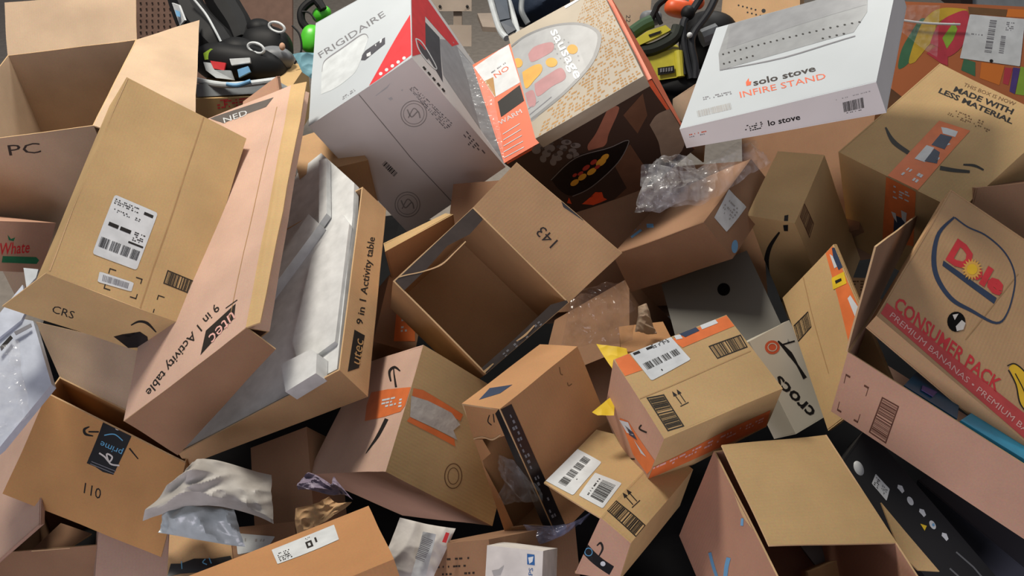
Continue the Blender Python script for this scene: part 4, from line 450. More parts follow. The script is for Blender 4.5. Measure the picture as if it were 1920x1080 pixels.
{'id':'crease','name':'crushed_carton','label':'creased tan carton with black tape scraps, right of the blue marked carton','cat':'box','mat':'tan','fm':{},'open':[],'amp':6,'th':4,'v':[(.7605,2.0582,1.2212),(.6571,2.15,1.1907),(.8791,2.2571,1.3238),(.7757,2.3489,1.2932),(.9752,2.1358,.8266),(.8639,2.2163,.78),(1.0939,2.3347,.9291),(.9825,2.4153,.8825)],'sg':{'A0':-1,'A1':-1,'B0':1,'B1':1,'C0':-1,'C1':-1},'dec':{'A0':[('printed_code',(.128,.021,.149,.232,.326,.212,.294,.005),[('inkbrown2',[('fr',0,0,1,1,.035,.07),('r',.485,0,.515,1),('bc',.06,.08,.45,.92,11,2,0),('bc',.55,.08,.94,.92,11,11,0)])],.5)],'B0':[('printed_smile',(1.438,.865,.952,.844,.267,.076,.735,.106),[('ink',[('q',39,140,[('s',[(28,135),(9,106),(5,71),(14,36),(34,5)],[3,8,10,9,3],1)])])],.5),('tape_scrap',(.325,.094,.215,.087,.156,.024,.266,.031),[('blackgloss',[('q',9.3,12.3,[('p',[(0,11.3),(9.3,12.3),(8.7,0),(1.3,0)])])])],.5)],'C0':[('tape_scrap',(.219,.006,.137,.015,.191,.099,.274,.09),[('blackgloss',[('q',8,11.7,[('p',[(.7,10),(8,11.7),(7.3,0),(0,0)])])])],.5)]},'flaps':[]},
{'id':'panel','name':'open_carton','label':'upright tan carton side with orange tape and a yellow sticker down its right edge','cat':'box','mat':'tan','fm':{},'open':[],'amp':3,'th':4,'v':[(.7285,1.9386,1.061),(.8086,1.8897,1.261),(.7655,1.5602,.9352),(.8529,1.5109,1.1347),(.7383,1.9434,1.058),(.8184,1.8945,1.258),(.7753,1.5649,.9322),(.8627,1.5157,1.1317)],'sg':{'A0':1,'A1':1,'B0':-1,'B1':-1,'C0':-1,'C1':-1},'dec':{'C0':[('orange_tape',(.371,.511,.812,.676,1.314,.154,.884,-.045),[('orange_tape',[('q',65,185,[('p',[(0,173),(14,185),(65,63),(45,0),(25,85)])])])],.6),('print',(.841,.137,.987,.201,1.11,.074,.964,.007),[('navy',[('q',21.7,43.3,[('p',[(0,41.7),(8.3,43.3),(21.7,6.7),(13.3,0),(3.3,20)])])])],1),('print',(.823,.114,.919,.157,.994,.078,.898,.034),[('labelwhite',[('q',14,26.7,[('p',[(0,26.7),(5.7,23.3),(14,3.3),(9,0)])])])],1.2),('yellow_sticker',(.738,.246,.93,.327,1.024,.228,.833,.145),[('yellow',[('q',28.3,34,[('p',[(0,21.7),(23.3,34),(28.3,11.7),(3.3,0)])])])],1.4),('print',(.814,.234,.9,.27,.93,.238,.845,.201),[('ink',[('q',12.7,11,[('p',[(0,6),(11.7,11),(12.7,6),(1.7,0)])])])],1.8),('white_sticker',(.805,.475,.935,.527,1.041,.416,.912,.362),[('labelwhite',[('q',20,39.3,[('p',[(0,33.3),(5,39.3),(20,16.7),(13.3,0)])])])],1.4),('printed_code',(.002,.359,.27,.345,.302,.233,.021,.234),[('ink',[('fr',0,0,1,1,.035,.07),('r',.485,0,.515,1),('bc',.06,.08,.45,.92,11,8,0),('bc',.55,.08,.94,.92,11,17,0)])],.5),('carton_seam',(-.087,.566,.274,.693,.762,.155,.407,.001),[('seam',[('q',48.5,181.5,[('s',[(.8,180.8),(19.8,100.8),(47.8,.8)],1.5,1)])])],.5)]},'flaps':[]},
{'id':'grey','name':'storage_carton','label':'dull grey carton with one round black hand hole','cat':'box','mat':'greycard','fm':{},'open':[],'amp':1,'th':4,'v':[(.4403,2.1486,.959),(.6698,2.1348,1.0853),(.4813,1.8363,.8438),(.7322,1.8374,.9915),(.5491,2.2311,.756),(.7785,2.2173,.8824),(.5901,1.9188,.6408),(.841,1.92,.7886)],'sg':{'A0':1,'A1':1,'B0':-1,'B1':-1,'C0':-1,'C1':-1},'dec':{'C0':[('hand_hole',(.537,.327,.658,.376,.707,.255,.583,.205),[('holedark',[('q',24,24,[('e',12,12,12,12,0)])])],.5)]},'flaps':[]},
{'id':'croc','name':'shoe_carton','label':'cream shoe carton with black lettering and an orange badge, tucked behind the two-arrow carton','cat':'box','mat':'cream','fm':{},'open':[],'amp':1,'th':4,'v':[(.6196,1.8168,1.0079),(.7396,1.8887,1.0234),(.7259,1.6443,.8422),(.846,1.7162,.8577),(.5912,1.8765,.9323),(.7113,1.9484,.9477),(.6975,1.704,.7666),(.8176,1.7759,.7821)],'sg':{'A0':-1,'A1':-1,'B0':1,'B1':1,'C0':-1,'C1':-1},'dec':{'C0':[('lettering',(.626,.909,.267,.427,.082,.451,.439,.931),[('ink',[('t','crocs',0,0,1,1,.02,0)])],.5),('orange_badge',(.175,.183,.466,.253,.604,.133,.311,.063),[('orangeink',[('q',28,26,[('e',14,13,14,13,0)])])],.5),('print',(.253,.172,.44,.217,.525,.143,.337,.098),[('cream',[('q',18,16,[('o',9,8,9,8,1.6)])])],1),('printed_logo',(.126,.46,.744,.612,1.17,.25,.538,.099),[('ink',[('q',59.6,78.8,[('s',[(4.5,74.3),(26.2,50.2),(40.6,28.6),(55.1,4.5)],[3,9,4,8],1)])])],.5),('printed_logo',(.575,.186,.861,.255,.916,.207,.63,.139),[('ink',[('q',27.1,10.2,[('s',[(1.5,1.5),(25.6,8.7)],[3,3],0)])])],.5)]},'flaps':[]},
{'id':'top20','name':'shipping_carton','label':'tan carton with a slanted white address label and orange tape, above the twin-label carton','cat':'box','mat':'tan','fm':{'A0':'pinktan'},'open':[],'amp':3,'th':4,'v':[(.319,1.3437,1.1238),(.596,1.4716,1.1503),(.2264,1.5311,1.1815),(.5007,1.661,1.2109),(.2985,1.3935,.9076),(.6069,1.5434,.9655),(.2246,1.5843,.9704),(.5116,1.7328,1.0261)],'sg':{'A0':1,'A1':1,'B0':-1,'B1':-1,'C0':1,'C1':1},'dec':{'A0':[('orange_tape',(.441,1.375,-.084,.513,.18,-.103,.693,.63),[('orange_tape',[('q',68,105,[('p',[(0,105),(18,99),(68,20),(53,0),(27,38)])])])],.6),('print',(.627,.867,.401,.526,.467,.336,.69,.659),[('labelwhite',[('q',26.5,28.9,[('p',[(0,28.9),(16.9,24.1),(26.5,0),(14.4,4.8)])])])],1.1),('print',(.3,.793,.121,.513,.206,.307,.384,.573),[('labelwhite',[('q',24.1,33.7,[('p',[(0,33.7),(19.3,7.2),(24.1,0),(14.4,7.2)])])])],1.1),('print',(.518,.802,.323,.505,.391,.319,.584,.602),[('navy',[('q',24.1,28.9,[('p',[(0,28.9),(16.9,14.4),(24.1,0),(9.6,9.6)])])])],1.1),('printed_arrow',(.336,.395,.221,.227,.262,.119,.376,.284),[('ink',[('q',16,17.4,[('s',[(4.9,15.9),(1.5,8.7),(14.5,1.5)],3,1)])])],.5),('printed_arrow',(.397,1.01,.262,.794,.272,.769,.407,.984),[('ink',[('q',16.5,4,[('s',[(1.5,2.5),(15,1.5)],3,0)])])],.5)],'B0':[('orange_tape',(-.002,.75,1.301,3.7,.967,.488,-.266,-.654),[('orange_tape',[('q',231,130,[('p',[(8,29),(231,130),(226,109),(0,0)])])])],.6),('tape_print',(.015,.645,.971,.746,.958,.585,.001,.485),[('pinkprint',[('noise',0,0,1,1,36,2,5)])],1.1)],'C0':[('shipping_label',(.162,.621,.531,.676,.495,1.028,.135,1.039),[('labelwhite',[('rr',0,0,1,1,.05,.05)]),('ink',[('r',.05,.8,.2,.87),('r',.36,.8,.5,.87),('noise',.5,.78,.9,.92,8,3,3),('bc',.08,.3,.27,.5,8,1,0),('bc',.3,.3,.48,.5,8,2,0),('bc',.52,.3,.7,.5,8,3,0),('bc',.74,.3,.92,.5,8,4,0),('noise',.1,.1,.4,.2,8,1,5)])],.9),('orange_tape',(-.066,.814,.118,.696,.223,.944,.035,1.065),[('orange_tape',[('q',52,44,[('p',[(0,35),(26,44),(52,13),(16,0)])])])],.6),('orange_tape',(.451,.884,.89,.608,1.061,.952,.609,1.237),[('orange_tape',[('q',120.4,60.2,[('p',[(0,14.4),(103.5,60.2),(120.4,40.9),(21.7,0)])])])],.6),('print',(.539,.97,.695,.872,.754,.997,.597,1.097),[('navy',[('q',42.4,21.7,[('p',[(0,7.2),(32.7,21.7),(42.4,12),(15.9,0)])])])],1.1),('print',(.734,.955,.863,.874,.917,.986,.787,1.068),[('labelwhite',[('q',34.7,19.3,[('p',[(0,9.6),(28.9,19.3),(34.7,12),(4.8,0)])])])],1.1),('print',(.505,.956,.567,.917,.593,.972,.531,1.012),[('labelwhite',[('q',16.9,9.6,[('p',[(0,7.2),(12,9.6),(16.9,2.4),(4.8,0)])])])],1.1),('carton_seam',(.001,.483,.737,.022,.981,.505,.213,.988),[('seam',[('q',211.1,90.7,[('s',[(.8,.8),(210.3,89.9)],1.6,0)])])],.5),('printed_code',(.709,.564,.975,.555,.993,.721,.712,.737),[('ink',[('fr',0,0,1,1,.035,.07),('r',.485,0,.515,1),('bc',.06,.08,.45,.92,11,3,0),('bc',.55,.08,.94,.92,11,12,0)])],.5),('printed_code',(.053,.472,.053,.057,.181,.039,.187,.436),[('ink',[('fr',0,0,1,1,.035,.07),('r',.485,0,.515,1),('bc',.06,.08,.45,.92,11,6,0),('bc',.55,.08,.94,.92,11,15,0)])],.5),('printed_arrows',(.242,.245,.314,.252,.317,.437,.233,.433),[('ink',[('p',[(.05,.68),(.45,.68),(.25,1)]),('r',.205,.1,.295,.7),('p',[(.52,.68),(.92,.68),(.72,1)]),('r',.675,.1,.765,.7),('r',0,0,1,.05)])],.5)]},'flaps':[]},  # left face tinted pink for the cool camera-side light it catches
{'id':'twin','name':'shipping_carton','label':'tan carton carrying two white barcode labels side by side, lower centre','cat':'box','mat':'tan','fm':{'B0':'pinktan'},'open':[],'amp':2,'th':4,'v':[(.2446,1.1928,.9735),(.1855,1.2467,.9905),(.4183,1.4359,.934),(.3592,1.4898,.9509),(.2288,1.1973,.8437),(.1374,1.229,.8289),(.4024,1.4405,.8041),(.3111,1.4722,.7894)],'sg':{'A0':-1,'A1':-1,'B0':1,'B1':1,'C0':-1,'C1':-1},'dec':{'B0':[('black_tape',(1.121,.603,.241,.891,.204,.672,1.091,.447),[('blackgloss',[('r',0,0,1,1)])],.8),('print',(.954,.665,.763,.614,.848,.477,1.041,.535),[('tapeblue',[('q',16,16,[('o',8,8,8,8,1.6)])])],1.3),('print',(.503,.75,.386,.717,.432,.612,.551,.65),[('labelwhite',[('q',10,10,[('e',5,5,5,5,0)])])],1.3),('printed_arrow',(.661,.649,.482,.594,.648,.292,.834,.362),[('ink',[('q',15,33,[('s',[(2,26),(9,31),(13,20),(3,2)],[2,4,4,2],1)])])],.5)],'C0':[('printed_code',(1.027,.089,-.018,.073,-.013,.22,1.013,.223),[('ink',[('fr',0,0,1,1,.035,.07),('r',.485,0,.515,1),('bc',.06,.08,.45,.92,11,5,0),('bc',.55,.08,.94,.92,11,14,0)])],.5),('printed_arrows',(.549,.259,.521,.367,.985,.404,1.027,.294),[('ink',[('p',[(.05,.68),(.45,.68),(.25,1)]),('r',.205,.1,.295,.7),('p',[(.52,.68),(.92,.68),(.72,1)]),('r',.675,.1,.765,.7),('r',0,0,1,.05)])],.5)]},'flaps':[{'q':[(.1855,1.2467,.9905),(.3592,1.4898,.9509),(.2049,1.5685,.9306),(.0712,1.3678,.9636)],'sg':1,'mat':None,'dec':[('shipping_label',(.049,.518,.578,.578,.616,1.008,.026,1.024),[('labelwhite',[('rr',0,0,1,1,.05,.05)]),('ink',[('bc',.1,.35,.3,.62,9,1,0),('bc',.34,.35,.52,.62,9,2,0),('bc',.56,.35,.72,.62,9,3,0),('bc',.76,.35,.92,.62,9,4,0),('noise',.3,.18,.5,.28,5,2,5)])],.9),('barcode_label',(.085,.061,.411,.106,.416,.532,.079,.457),[('labelwhite',[('rr',0,0,1,1,.05,.05)]),('ink',[('bc',.15,.12,.85,.62,24,7,0),('noise',.15,.7,.85,.8,14,1,3)])],.9)]}]},  # front face colour carries the pinkish camera-side light
{'id':'torn','name':'torn_carton','label':'upright orange-brown carton with a torn hole and black tape strip, lower centre','cat':'box','mat':'orangekraft','fm':{},'open':['B0'],'amp':3,'th':4,'v':[(-.0268,1.437,1.1221),(-.115,1.5144,1.0671),(.1578,1.6668,1.1106),(.0697,1.7442,1.0555),(.1044,1.3417,.806),(-.0154,1.4092,.7369),(.289,1.5715,.7945),(.1692,1.639,.7254)],'sg':{'A0':-1,'A1':-1,'B0':1,'B1':1,'C0':-1,'C1':-1},'dec':{'A0':[('black_tape',(-.491,.694,.103,1.064,.663,.291,.018,-.026),[('blackgloss',[('q',129,253,[('p',[(0,242),(20,253),(129,11),(109,0)])])])],.8),('tape_print',(.034,.982,.096,.995,.085,.058,.028,.049),[('inkgrey',[('noise',0,0,1,1,2,22,4)])],1.4),('printed_mark',(.685,.081,.726,.1,.762,.051,.72,.032),[('inkbrown',[('q',7.7,15.9,[('s',[(.8,15.1),(2.8,2.8),(6.9,.8)],1.6,1)])])],.5),('printed_mark',(.716,.18,.769,.206,.787,.182,.733,.156),[('inkbrown',[('q',9.7,7.7,[('s',[(.8,6.9),(2.8,.8),(8.9,4.9)],1.6,1)])])],.5)],'B0':[('torn_side',(1.318,.277,.219,.237,-.188,-.043,1.005,.004),[('orangekraft',[('q',80,67,[('p',[(0,67),(70,57),(78,24),(80,7),(64,2),(18,0)])])])],.2),('torn_side',(1.938,1.025,.846,.996,-.416,-.052,1.005,.004),[('orangekraft',[('q',96,246,[('p',[(0,246),(18,179),(34,135),(67,73),(96,15),(94,0),(83,0)])])])],.2),('torn_side',(1.0,1.026,.006,.996,-.096,.898,.918,.93),[('orangekraft',[('q',94,22,[('p',[(12,21),(83,22),(94,0),(0,6)])])])],.2),('torn_side',(1.254,.45,.781,.434,.568,.25,1.064,.268),[('orangekraft',[('q',36,44,[('p',[(0,44),(21,44),(36,18),(16,0)])])])],.2),('black_tape',(1.261,1.054,.028,1.018,-1.455,-.061,.136,.009),[('blackgloss',[('q',116,247,[('p',[(0,239),(8,247),(116,5),(103,0)])])])],1),('print',(.301,.574,-.027,.562,-.348,.313,.0,.327),[('tapeblue',[('q',28,58,[('s',[(1.5,56.5),(16.5,26.5),(26.5,1.5)],3,1)])])],1.8),('printed_mark',(.514,.145,.388,.141,.268,.054,.397,.059),[('ink',[('q',9,21,[('s',[(4,20),(1,8),(8,1)],2,1)])])],.5),('printed_mark',(.346,.119,.29,.117,.184,.042,.241,.045),[('ink',[('q',4,18,[('s',[(1,17),(3,1)],2,0)])])],.5),('torn_edge',(1.703,.962,.025,.913,-.97,.146,1.037,.225),[('edge',[('q',151,176,[('s',[(1.5,165.5),(22.5,170.5),(42.5,165.5),(59.5,174.5)],[3,2,3,2],1),('s',[(79.5,1.5),(117.5,5.5),(149.5,2.5)],[2,3,2],1)])])],1.2)],'C0':[('blue_print',(.714,.079,-.036,.136,.381,.336,1.175,.282),[('navy',[('q',63.1,27.7,[('p',[(20.4,21.6),(63.1,27.7),(40.7,11.4),(0,0)])])])],.5)]},'flaps':[]},
{'id':'pinkbox','name':'shipping_carton','label':'tan carton with light-tinted pink sides, banded with torn orange and silver tape, lower middle','cat':'box','mat':'tan','fm':{'C0':'pink','B0':'pinktan'},'open':[],'amp':4,'th':4,'v':[(-.2917,1.4339,.929),(-.5521,1.6751,.663),(-.2176,1.705,1.0849),(-.4259,1.9484,.822),(-.0486,1.4546,.7157),(-.3127,1.705,.4629),(.0255,1.7257,.8716),(-.1865,1.9783,.622)],'sg':{'A0':-1,'A1':-1,'B0':1,'B1':1,'C0':-1,'C1':-1},'dec':{'A0':[('orange_tape',(.423,.087,.621,.51,.858,.433,.649,.01),[('orange_tape',[('q',96,62,[('p',[(2,62),(20,58),(96,12),(90,0),(0,48)])])])],.6),('silver_tape',(.286,.115,.472,.527,.79,.423,.589,.01),[('silvertape',[('q',94,84,[('p',[(2,84),(32,74),(77,51),(94,29),(80,18),(88,0),(52,18),(0,44)])])])],.9),('orange_tape',(.232,.105,.407,.496,.617,.427,.432,.035),[('orange_tape',[('q',90,56,[('p',[(6,56),(88,14),(90,0),(0,48)])])])],.6),('round_stamp',(.081,.502,.145,.654,.321,.597,.254,.444),[('inkbrown',[('q',34,48,[('o',17,24,17,24,2),('o',17,24,11,16,1.6)])])],.4)],'C0':[('orange_tape',(.487,.419,-.149,.366,-.025,.651,.731,.747),[('orange_tape',[('q',89.6,65.2,[('p',[(16.3,53),(46.9,60.3),(89.6,65.2),(81.5,36.7),(69.3,18.3),(38.7,8.1),(0,0),(6.1,28.5)])])])],.6),('tape_print',(.418,.477,.027,.501,.052,.608,.469,.602),[('labelwhite',[('noise',0,0,1,1,7,4,5)])],1.2),('printed_smile',(.345,.733,.144,.707,.231,.861,.453,.895),[('ink',[('q',24.6,31.5,[('s',[(4.9,2.5),(2.5,20.8),(11.9,29),(22.1,21.6)],[3,5,5,2],1)])])],.5),('printed_smile',(.249,.674,.184,.665,.299,.859,.371,.87),[('ink',[('q',8.1,39.4,[('s',[(2,37.4),(6.1,2)],[2,4],0)])])],.5),('printed_smile',(.311,.127,.011,.115,.165,.428,.52,.46),[('ink',[('q',46.1,73,[('s',[(42.6,69.5),(27.1,36.1),(3.5,3.5)],[7,6,1],1)])])],.5),('worn_edge',(.97,-.021,-.008,-.038,.012,.006,1.014,.03),[('edge',[('q',143,11,[('s',[(1.5,5.5),(61.5,1.5),(141.5,9.5)],[3,2,3],1)])])],.9)]},'flaps':[]},  # same tan card; cool light painted as pink on two faces
{'id':'bottom','name':'shipping_carton','label':'brown carton with a torn white barcode label, cut by the bottom edge of the photo','cat':'box','mat':'brownorange','fm':{},'open':['C0'],'amp':4,'th':4,'v':[(-.3039,1.2699,1.0002),(-.6593,1.1156,.9601),(-.2348,1.1676,.7821),(-.5902,1.0132,.742),(-.2109,1.0174,1.1484),(-.5663,.8631,1.1083),(-.1418,.9151,.9303),(-.4972,.7607,.8902)],'sg':{'A0':1,'A1':-1,'B0':1,'B1':1,'C0':1,'C1':1},'dec':{'B0':[('torn_label',(.515,.399,.2,.37,.2,.097,.532,.112),[('labelwhite',[('rr',0,0,1,1,.02,.02)]),('ink',[('noise',.05,.1,.25,.7,8,5,1),('fr',.5,.25,.6,.65,.03,.1),('r',.65,.4,.68,.7),('noise',.5,.75,.6,.9,5,2,2)])],.9)]},'flaps':[]},
{'id':'small25','name':'shipping_carton','label':'small tan carton with torn black tape, beneath the crumpled grey bag','cat':'box','mat':'kraft','fm':{},'open':[],'amp':2,'th':4,'v':[(-.7855,1.2737,.7489),(-.6481,1.3175,.718),(-.8221,1.411,.7522),(-.6958,1.4496,.7137),(-.8291,1.26,.5566),(-.6917,1.3039,.5256),(-.8657,1.3973,.5599),(-.7394,1.4359,.5214)],'sg':{'A0':-1,'A1':1,'B0':-1,'B1':-1,'C0':1,'C1':1},'dec':{'C0':[('black_tape',(-.002,.042,.988,.048,.997,.354,-.007,.358),[('blackgloss',[('p',[(0,0),(.2,.1),(.5,.05),(.8,.3),(1,.5),(.97,.98),(.7,.85),(.4,.98),(.2,.75),(.05,.8)])])],.8),('print',(.518,.195,.598,.184,.603,.32,.521,.33),[('tapeblue',[('q',10,12,[('s',[(6,11),(1,5),(9,1)],2,1)])])],1.3),('print',(.615,.205,.664,.198,.67,.335,.62,.341),[('tapeblue',[('q',6,12,[('s',[(1,11),(5,1)],2,0)])])],1.3),('print',(.2,.153,.22,.15,.217,.329,.197,.332),[('tapeblue',[('q',2.5,16.5,[('s',[(.8,15.8),(1.8,.8)],1.5,0)])])],1.3)]},'flaps':[]},
{'id':'sliver','name':'shipping_carton','label':'narrow tan carton with a dull grey label beside the small torn-tape carton','cat':'box','mat':'brown','fm':{},'open':[],'amp':2,'th':4,'v':[(-.666,1.3213,.7072),(-.5111,1.3595,.6869),(-.6969,1.4573,.7046),(-.549,1.4951,.6836),(-.6887,1.3109,.5096),(-.5338,1.3491,.4893),(-.7195,1.4469,.5069),(-.5717,1.4847,.486)],'sg':{'A0':-1,'A1':1,'B0':-1,'B1':-1,'C0':1,'C1':1},'dec':{'C0':[('shipping_label',(.127,.367,.549,.427,.685,.696,.077,.865),[('ltgrey',[('rr',0,0,1,1,.05,.05)]),('inkfaint',[('noise',.1,.6,.95,.9,12,1,2)])],.9)]},'flaps':[]},
{'id':'midb','name':'open_carton','label':'open dark brown carton at the bottom centre beside the white mailers','cat':'box','mat':'brown','fm':{},'open':[],'amp':2,'th':4,'v':[(-.1985,1.3469,.7769),(-.0506,1.2542,.9097),(.0,1.4884,.6673),(.1479,1.3956,.8001),(-.1882,1.2509,.6941),(-.0402,1.1582,.8269),(.0103,1.3924,.5845),(.1582,1.2996,.7172)],'sg':{'A0':-1,'A1':-1,'B0':-1,'B1':-1,'C0':1,'C1':1},'dec':{'B0':[('fine_print',(.08,.545,.877,.538,.899,.192,.101,.176),[('inkdark',[('noise',.3,.7,.8,.85,6,1,1),('noise',.05,.35,.7,.5,12,1,3),('noise',.2,0,.9,.15,9,1,4)])],.5)]},'flaps':[]},
{'id':'usps','name':'mailing_box','label':'white mailing box with a blue postal logo and a red stripe, bottom centre','cat':'box','mat':'paper','fm':{},'open':[],'amp':3,'th':4,'v':[(-.0504,1.1641,1.0041),(.0614,1.1414,1.0128),(-.0118,1.2846,.8652),(.1,1.262,.8739),(-.0578,1.0648,.9212),(.0539,1.0421,.9299),(-.0193,1.1853,.7823),(.0925,1.1627,.791)],'sg':{'A0':-1,'A1':-1,'B0':-1,'B1':-1,'C0':1,'C1':1},'dec':{'B0':[('postal_logo',(.732,.237,.863,.224,.852,.053,.721,.066),[('postalblue',[('q',14,22,[('p',[(0,22),(14,20),(14,0),(0,2)])])])],.5),('print',(.749,.212,.842,.203,.836,.094,.742,.103),[('labelwhite',[('q',10,14,[('p',[(0,12),(10,14),(8,4),(2,0)])])])],.9),('printed_eagle',(.12,.446,.337,.424,.326,.269,.108,.29),[('inkfaint',[('q',23,20,[('p',[(0,10),(13,12),(23,20),(16,2),(3,0)])])])],.5),('lettering',(.833,.514,.837,.266,.762,.269,.758,.518),[('postalblue',[('t','USPS',0,0,1,1,.0,0)])],.5)]},'flaps':[]},
{'id':'open29','name':'open_carton','label':'open carton with a wide smooth tan flap folded over its mouth, at the bottom right','cat':'box','mat':'pinkbrown','fm':{},'open':['C0'],'amp':2,'th':4,'v':[(.4346,1.3643,1.0652),(.7015,1.4321,1.0481),(.5017,1.0078,1.0591),(.79,1.0542,1.0115),(.3948,1.3794,.7708),(.6617,1.4472,.7537),(.4619,1.0229,.7647),(.7502,1.0693,.7171)],'sg':{'A0':-1,'A1':-1,'B0':-1,'B1':-1,'C0':-1,'C1':-1},'dec':{'A0':[('paint_mark',(.435,.843,.519,.696,.412,.522,.326,.664),[('bluepaint',[('q',20,55,[('s',[(3,52),(9,28),(17,3)],6,1)])])],.6),('paint_mark',(.553,.642,.611,.539,.523,.395,.463,.495),[('bluepaint',[('q',15,47,[('s',[(11,43),(7,27),(4,4)],8,1)])])],.6),('paint_mark',(.488,.128,.512,.092,.477,.035,.454,.071),[('bluepaint',[('q',6,19,[('s',[(3.5,16.5),(2.5,2.5)],5,0)])])],.6),('torn_edge',(.5,.798,.965,-.031,.545,-.716,.008,-.008),[('edge',[('q',132,252,[('s',[(3.5,248.5),(35.5,193.5),(60.5,133.5),(90.5,88.5),(128.5,3.5)],[4,3,6,4,7],1)])])],.9)]},'flaps':[{'q':[(.7015,1.4321,1.0481),(.7661,1.1562,1.0214),(.4909,1.1057,1.0765),(.4448,1.3509,1.0979)],'sg':-1,'mat':'tan','dec':[]}]},
{'id':'black','name':'black_carton','label':'black product carton with white symbols and a small white label, lower right','cat':'box','mat':'black','fm':{},'open':[],'amp':1,'th':4,'v':[(.8198,1.4954,1.0116),(1.0809,1.1852,.8088),(.7474,1.4241,.9603),(.9626,1.1269,.7762),(.8312,1.5706,.8707),(1.0923,1.2603,.6679),(.7588,1.4992,.8194),(.974,1.2021,.6353)],'sg':{'A0':-1,'A1':-1,'B0':-1,'B1':-1,'C0':-1,'C1':-1},'dec':{'C0':[('printed_icon',(.318,.417,.343,.308,.316,.196,.291,.305),[('labelwhite',[('q',13,16,[('p',[(1,16),(9,14),(13,4),(9,0),(4,6),(0,10)])])])],.5),('printed_icon',(.387,.45,.42,.302,.389,.178,.356,.327),[('labelwhite',[('q',18,18,[('e',9,9,5,9,.5)])])],.5),('printed_icon',(.47,.386,.492,.282,.465,.173,.442,.278),[('labelwhite',[('q',13,16,[('p',[(1,16),(9,14),(13,4),(9,0),(4,6),(0,10)])])])],.5),('printed_icon',(.539,.412,.569,.269,.537,.149,.507,.293),[('labelwhite',[('q',18,18,[('e',9,9,5,9,.5)])])],.5),('printed_icon',(.62,.348,.64,.247,.612,.142,.591,.244),[('labelwhite',[('q',13,16,[('p',[(1,16),(9,14),(13,4),(9,0),(4,6),(0,10)])])])],.5),('print',(.541,.311,.55,.271,.539,.231,.531,.271),[('bluepaint',[('q',5,6,[('e',2.5,3,2.5,3,0)])])],1),('print',(.519,.539,.539,.441,.516,.355,.495,.453),[('yellow',[('q',12.2,13,[('p',[(0,13),(12.2,9),(8.1,0)])])])],1),('white_label',(.191,.706,.304,.69,.277,.484,.176,.512),[('labelwhite',[('rr',0,0,1,1,.05,.05)]),('ink',[('noise',.1,.1,.4,.9,3,5,1),('noise',.55,.2,.9,.8,4,6,2)])],.9),('printed_picture',(.805,.644,.891,.201,.782,-.179,.694,.272),[('steeldark',[('q',60,60,[('s',[(1.5,58.5),(34.1,30),(58.5,1.5)],3,0)])])],.5),('printed_picture',(.772,.687,.807,.512,.767,.381,.732,.557),[('steeldark',[('q',23.4,21.3,[('s',[(1.5,19.8),(21.9,1.5)],3,0)])])],.5)]},'flaps':[]},
{'id':'navy','name':'flat_black_case','label':'dark slate case under the open right carton in the bottom right corner','cat':'box','mat':'slate','fm':{},'open':[],'amp':1,'th':4,'v':[(.9783,1.4878,.8425),(1.2387,1.2194,.7383),(1.0107,1.4924,.6214),(1.1934,1.2853,.6046),(1.0742,1.5413,.831),(1.3346,1.2729,.7268),(1.1066,1.5459,.6098),(1.2893,1.3388,.5931)],'sg':{'A0':1,'A1':-1,'B0':1,'B1':1,'C0':-1,'C1':-1},'dec':{},'flaps':[]},
{'id':'whole','name':'produce_carton','label':'pale carton with red script and a green ribbon, at the left edge','cat':'box','mat':'pinktan','fm':{},'open':[],'amp':1,'th':4,'v':[(-1.5556,2.1082,1.039),(-1.4842,2.3194,.8834),(-1.5607,2.1839,1.1585),(-1.4355,2.4046,1.0164),(-1.8452,2.2135,1.008),(-1.7738,2.4247,.8524),(-1.8503,2.2892,1.1275),(-1.7251,2.5098,.9854)],'sg':{'A0':1,'A1':1,'B0':1,'B1':1,'C0':1,'C1':1},'dec':{'C0':[('lettering',(.406,.322,.767,.39,.726,.621,.384,.555),[('red',[('t','Whate',0,0,1,1,.01,.3)])],.5),('green_ribbon',(.423,.141,.926,.176,.831,.756,.392,.727),[('greenprint',[('q',70,55,[('p',[(2,15),(64,13),(70,7),(65,0),(0,3)]),('p',[(11,55),(17,47),(25,50),(22,43),(13,45)])])])],.5)]},'flaps':[]},
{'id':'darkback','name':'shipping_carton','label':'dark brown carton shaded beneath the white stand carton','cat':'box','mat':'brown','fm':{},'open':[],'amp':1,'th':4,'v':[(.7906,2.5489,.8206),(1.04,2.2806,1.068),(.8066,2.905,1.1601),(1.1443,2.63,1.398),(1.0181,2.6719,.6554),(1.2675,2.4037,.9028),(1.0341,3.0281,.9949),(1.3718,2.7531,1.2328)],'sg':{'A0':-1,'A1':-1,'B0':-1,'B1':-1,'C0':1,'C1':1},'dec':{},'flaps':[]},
{'id':'or1','name':'shipping_carton','label':'shaded carton with orange tape seen behind the lettered activity table side','cat':'box','mat':'brown','fm':{},'open':[],'amp':1,'th':4,'v':[(-.398,1.9973,.8646),(-.2834,2.0125,.8089),(-.3677,2.2009,.9577),(-.2601,2.2144,.8995),(-.4855,2.0783,.7146),(-.371,2.0935,.6588),(-.4553,2.2819,.8076),(-.3476,2.2954,.7494)],'sg':{'A0':1,'A1':1,'B0':-1,'B1':-1,'C0':1,'C1':1},'dec':{'C0':[('orange_tape',(.455,.079,.95,.165,.69,.893,.326,.695),[('orange_tape',[('r',0,0,1,1)]),('labelwhite',[('noise',.3,.2,.7,.9,2,9,4)])],.8)]},'flaps':[]},
